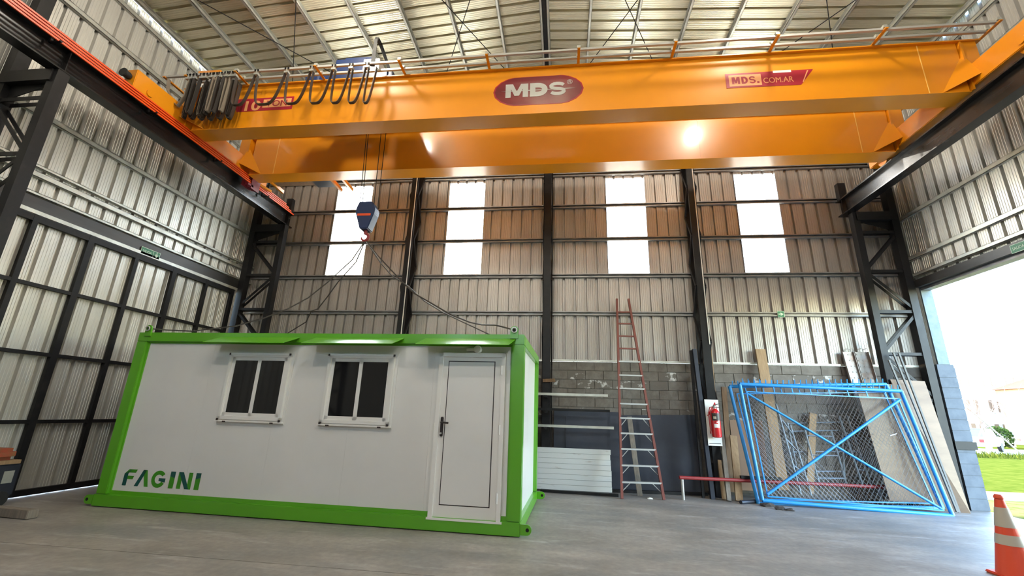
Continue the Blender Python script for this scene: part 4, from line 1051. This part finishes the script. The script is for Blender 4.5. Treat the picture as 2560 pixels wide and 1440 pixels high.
gB = gate(PY(1906, 1251, 9.08), PY(2382, 1290, 8.97), PY(1849, 960, 9.37), PY(2253, 978, 9.36), 'light blue chain-link gate with crossed braces, in front of its twin', True)
q = gB[1]
MB().tube([q(.86, .62), q(.86, .62)+V((0, -.05, 0)), q(.82, .60)+V((0, -.05, 0))], .01, 8).build('latch', M['ladalu'], gB[0])

# rags and scraps on the floor
def blob(cx, cy, r, sq, mt, lab, cat='rag', grp=None):
    bm = bmesh.new(); bmesh.ops.create_icosphere(bm, subdivisions=2, radius=1)
    for v in bm.verts:
        k = 1+random.uniform(-.28, .28); v.co = V((v.co.x*r*k*1.5, v.co.y*r*k, max(-.2, v.co.z)*r*sq*k))
    zmin = min(v.co.z for v in bm.verts)
    for v in bm.verts: v.co.z -= zmin
    me = bpy.data.meshes.new('crumpled_rag'); bm.to_mesh(me); bm.free(); me.materials.append(M[mt])
    o = link('crumpled_rag', me); o.location = (cx, cy, 0); o['label'] = lab; o['category'] = cat
    if grp: o['group'] = grp
    return o
for i, (px, py, r, lab) in enumerate(((1918, 1266, .075, 'dark crumpled rag at the lower left corner of the gates'), (1950, 1274, .06, 'dark scrap of cloth on floor in front of the gates, middle of three'), (1975, 1277, .045, 'small dark scrap on floor, rightmost of the three before the gates'))):
    p = P(px, py, 'z', 0); blob(p.x, p.y, r, .7, 'rag', lab, 'rag')
p = P(1625, 1248, 'z', 0); blob(p.x, p.y, .03, .8, 'whitepaint', 'tiny white crumpled paper on the floor beside the ladder foot', 'paper')
solo(MB().tube([P(1852, 1256, 'z', .03), P(1892, 1253, 'z', .03)], .035, 10), 'steel_pipe', M['plate'], 'short grey pipe lying on floor at the foot of the planks', 'pipe')

# ---- exit signs
def sign(name, o, ux, uy, w, h, lab, arrow='down', text=None):
    t = thing(name, o, label=lab, category='sign', group='green exit signs')
    f = frame(o, ux, uy)
    def pl(pts, mt, nm, d, th=.001):
        return MB().prism([f @ V((x, y, d)) for x, y in pts], 0, (f.to_3x3() @ V((0, 0, th)))).build(nm, mt, t)
    pl([(0, 0), (w, 0), (w, h), (0, h)], M['signpale'], 'border', 0, .004)
    b = .06*h
    split = w-h if text else 0
    if text: pl([(b, b), (split-b/2, b), (split-b/2, h-b), (b, h-b)], M['signgreen'], 'field', .004)
    pl([(split+b/2, b), (w-b, b), (w-b, h-b), (split+b/2, h-b)], M['signgreen'], 'field', .004)
    c = V(((split+w)/2, h/2)); s = h*.36
    A = [(-.18, 1), (.18, 1), (.18, -.05), (.62, .35), (.62, -.1), (0, -1), (-.62, -.1), (-.62, .35), (-.18, -.05)]
    if arrow == 'right': A = [(-y_, x_) for x_, y_ in A]
    pl([(c.x+x_*s, c.y+y_*s) for x_, y_ in A], M['signpale'], 'arrow', .005)
    if text:
        me = text_mesh(text, M['signpale'], h*.34, split*.72, .006, .0006); me.name = 'lettering'
        me.transform(f @ Matrix.Translation((split*.13, h*.33, .0058))); link('lettering', me, t)
    return t
sign('exit_sign', (XL+.115, 6.965, 4.21), (0, 1, 0), (0, 0, 1), .405, .145, 'green SALIDA exit sign on the door track of the left wall', 'down', 'SALIDA')
sign('exit_sign', (XR-.115, 7.60, 4.24), (0, -1, 0), (0, 0, 1), .405, .145, 'green SALIDA exit sign above the open doorway at the right edge', 'down', 'SALIDA')
sign('exit_sign', (4.75, YB-.075, 3.69), (1, 0, 0), (0, 0, 1), .145, .145, 'small square green arrow sign on the back wall girt', 'right')

# ---- traffic cone
cp = P(2495, 1238, 'z', .775)
cone = thing('traffic_cone', (cp.x, cp.y, 0), label='orange traffic cone with two pale bands at the lower right corner', category='cone')
def cr(z): return .165 - (.165-.036)*(z-.03)/(.74-.03)
def conepart(nm, mt, z0, z1, e=0.0): MB().lathe([(cr(z0)+e, z0), (cr(z1)+e, z1)], 28, (cp.x, cp.y, 0)).build(nm, mt, cone)
MB().box(cp.x-.172, cp.x+.172, cp.y-.172, cp.y+.172, 0, .03).build('base', M['coneorange'], cone, bevel=.01)
conepart('cone_body', M['coneorange'], .03, .74); conepart('pale_band', M['conegrey'], .475, .66, .003); conepart('pale_band', M['conegrey'], .31, .405, .003)
MB().lathe([(.030, .74), (.040, .745), (.040, .765), (.026, .785), (.010, .787)], 20, (cp.x, cp.y, 0)).build('cap', M['coneorange'], cone)

# ---- left foreground bits
wm = thing('engine_welder', (-7.95, 5.62, 0), label='grey engine welder with an orange-red hood at the left picture edge', category='machine')
MB().box(-8.12, -7.72, 5.10, 5.83, .12, .55).build('body', M['plate'], wm, bevel=.02)
MB().box(-8.12, -7.72, 5.10, 5.80, .55, .60).build('yellow_trim', M['wood'], wm)
MB().box(-8.10, -7.74, 5.12, 5.76, .60, .76).build('hood', M['hood'], wm, bevel=.05)
for yy in (5.25, 5.68):
    for x in (-8.1, -7.74): MB().lathe([(.02, -.03), (.10, -.03), (.10, .03), (.02, .03)], 16, (x, yy, .10), 'x').build('wheel', M['rubber'], wm)
for yy in (5.3, 5.5, 5.7): MB().box(-7.72, -7.715, yy-.06, yy+.06, .30, .46).build('front_panel', M['galv'], wm)
solo(MB().bar((-7.9, 5.36, .055), (-6.60, 5.27, .055), .12, .10), 'timber_beam', M['wood3'], 'short squared timber lying on the floor left of the container', 'timber', bevel=.006)

# ================================================================== OUTSIDE
def ground(name, x0, x1, y0, y1, z, mt): return MB().box(x0, x1, y0, y1, z-.1, z).build(name, M[mt], kind='structure')
def stuff(name, x0, x1, y0, y1, z, mt, lab, cat):
    o = MB().box(x0, x1, y0, y1, z-.1, z).build(name, M[mt], kind='stuff'); o['label'] = lab; o['category'] = cat; return o
ground('ground', -120, 160, -90, 130, -.20, 'drygrass')
ground('apron', 7.75, 11.5, -10, 9.15, -.02, 'floor'); ground('apron', -13, -8.29, -10, 12, -.03, 'brickred')
stuff('verge', 7.75, 60, 9.2, 11.55, -.05, 'drygrass', 'patchy dry grass verge just outside the doorway', 'grass')
pv = thing('pavement', (30, 12.1, -.06), kind='structure')
for i in range(60):
    MB().box(7.9+.8*i, 8.68+.8*i, 11.6, 12.55, -.12, -.03).build('paving_slab', M['paving'], pv)
ground('brick_edge', 7.75, 60, 12.6, 13.1, -.05, 'brickred')
stuff('lawn', 7.75, 90, 13.15, 31.5, -.06, 'grass', 'sunlit green lawn beyond the open doorway', 'grass')
stuff('back_lawn', 7.75, 90, 40.3, 56, -.06, 'grass', 'strip of grass beyond the road', 'grass')
ground('road', 7.75, 120, 31.6, 40.2, -.05, 'asphalt')
# grass tufts along the far edge of the lawn
tf = MB()
for i in range(4000):
    x, y = random.uniform(15, 38), random.uniform(27.5, 31.4)
    h = random.uniform(.06, .22)
    a = random.uniform(0, 6.28); w_ = .03
    tf.add([(x-w_*math.cos(a), y-w_*math.sin(a), -.06), (x+w_*math.cos(a), y+w_*math.sin(a), -.06), (x+random.uniform(-.1, .1), y+random.uniform(-.1, .1), h)], [(0, 1, 2)])
o = tf.build('grass_tufts', M['grass'], kind='stuff'); o['label'] = 'longer grass tufts at the far edge of the lawn'; o['category'] = 'grass'
MB().box(-13.4, -13.0, -12, 45, -.1, 3.6).build('glare_blocker_wall', M['farwhite'], kind='structure')  # unseen wall, added to stop sun and sky glare under the left door
# far white building
bd = thing('apartment_building', (55, 60, 0), label='pale white apartment building with small windows beyond the road', category='building')
BY = 58.0
MB().box(44, 80, BY, BY+12, -.1, 8.6).build('facade', M['farwhite'], bd)
MB().box(44, 80, BY-.2, BY, 8.2, 8.6).build('cornice', M['farwhite'], bd)
for r_, (z, hh_) in enumerate(((3.3, 1.35), (.9, 1.1), (6.2, 1.2))):
    for k in range(12):
        x = 45.2+k*1.2+(.35 if k % 2 else 0)
        w = MB().box(x, x+.42, BY-.06, BY, z, z+hh_).build('window', M['kraft'], bd); MB().box(x-.06, x+.48, BY-.14, BY-.0, z-.1, z).build('sill', M['farwhite'], w)
b2 = thing('brick_house', (52, 52, 0), label='darker gabled house at the right edge behind the bare tree', category='building')
MB().box(47.6, 56, 50, 55, -.1, 5.6).build('wall', M['kraft'], b2); MB().prism([(47.3, 49.8, 5.6), (56.3, 49.8, 5.6), (51.8, 49.8, 7.2)], 0, (0, 5.4, 0)).build('roof', M['brickred'], b2)
# cars parked along the road
def car(x, y, rz, mt, lab):
    t = thing('parked_car', (x, y, -.05), rz, label=lab, category='car', group='cars parked along the road')
    pr = [(-2.05, .35), (-2.05, .75), (-1.95, .92), (-1.2, 1.0), (1.45, 1.0), (1.95, .9), (2.08, .7), (2.08, .35)]
    MB().prism([(a, -.86, b) for a, b in pr], 0, (0, 1.72, 0)).build('body', M[mt], t, local=True, bevel=.06)
    gh = [(-1.25, .98), (-.55, 1.45), (.85, 1.48), (1.55, .98)]
    g_ = MB().prism([(a, -.74, b) for a, b in gh], 0, (0, 1.48, 0)).build('cabin', M['farglass'], t, local=True, bevel=.04)
    MB().prism([(-.55, -.70, 1.455), (.85, -.70, 1.485), (.80, -.70, 1.52), (-.5, -.70, 1.50)], 0, (0, 1.4, 0)).build('roof', M[mt], t, local=True)
    for wx in (-1.3, 1.3):
        for wy in (-.86, .66): MB().lathe([(.12, 0), (.31, .0), (.32, .03), (.32, .17), (.31, .2), (.12, .2)], 20, (wx, wy, .32), 'y').build('wheel', M['rubber'], t, local=True)
    for wy in (-.8, .55): MB().box(2.03, 2.09, wy, wy+.25, .62, .82).build('tail_lamp', M['carred'], t, local=True)
    MB().box(-2.12, -1.98, -.8, .8, .36, .58).build('bumper', M['blackplastic'], t, local=True)
    return t
pc = P(2428, 1126, 'z', -.05); car(28.7, 35.4, math.radians(218), 'carpaint', 'white car parked beyond the lawn next to the doorway pier')
car(39.6, 43.6, math.radians(188), 'carpaint', 'white car at the far right edge beside the bush')
def shrub(x, y, h, lab):
    t = thing('round_bush', (x, y, -.06), label=lab, category='bush')
    mb = MB(); n = 1600
    for i in range(n):
        u, a = random.uniform(-1, 1), random.uniform(0, 6.28); r = h*.55*(1-.3*random.random()); s = math.sqrt(1-u*u)
        c = V((x+r*s*math.cos(a), y+r*s*math.sin(a), h*.5+r*u*.9)); d = V((random.uniform(-1, 1), random.uniform(-1, 1), random.uniform(-1, 1))).normalized()*.10; e = d.orthogonal().normalized()*.06
        mb.add([c-d, c+e, c+d, c-e], [(0, 1, 2, 3)])
    mb.build('foliage', M['leaf'], t, kind='stuff'); MB().tube([(x, y, -.1), (x, y, h*.5)], .06, 8).build('stem', M['bark'], t)
shrub(36.0, 42.4, 1.7, 'small round green bush standing between the parked cars')
def bare_tree(x, y, h, lab, stakes=False):
    t = thing('bare_tree', (x, y, -.06), label=lab, category='tree')
    MB().tube([(x, y, -.1), (x+.05, y, h*.3), (x-.03, y, h*.55)], [.11, .09, .06], 8).build('trunk', M['bark'], t)
    for k in range(14):
        a = random.uniform(0, 6.28); z0 = h*random.uniform(.28, .55); l = h*random.uniform(.2, .42)
        p0 = V((x, y, z0)); p1 = p0+V((math.cos(a)*l*.4, math.sin(a)*l*.4, l*.5)); p2 = p1+V((math.cos(a+.4)*l*.25, math.sin(a+.4)*l*.25, l*.5))
        br_ = MB().tube([p0, p1, p2], [.035, .022, .008], 5).build('branch', M['bark'], t)
        for j in range(3):
            q0 = p0.lerp(p2, .4+.2*j); q1 = q0+V((random.uniform(-.4, .4), random.uniform(-.4, .4), random.uniform(.15, .5)))
            MB().tube([q0, q1], [.012, .005], 4).build('twig', M['bark'], br_)
    return t
bare_tree(26.9, 32.6, 4.6, 'thin bare young tree tied to slanting stakes across the lawn')
bare_tree(40.6, 46.5, 6.5, 'bare tree at the right picture edge by the far house')
st = thing('tree_stakes', (26.7, 32.3, -.06), label='slanting pale wooden stakes propping the young bare tree', category='stakes')
for a, b in (((25.5, 32.1, -.1), (26.8, 32.3, 1.75)), ((28.3, 32.0, -.1), (26.3, 32.3, 2.5)), ((26.75, 32.1, -.1), (26.7, 32.3, 1.5))):
    MB().tube([a, b], .05, 6).build('stake', M['wood3'], st)
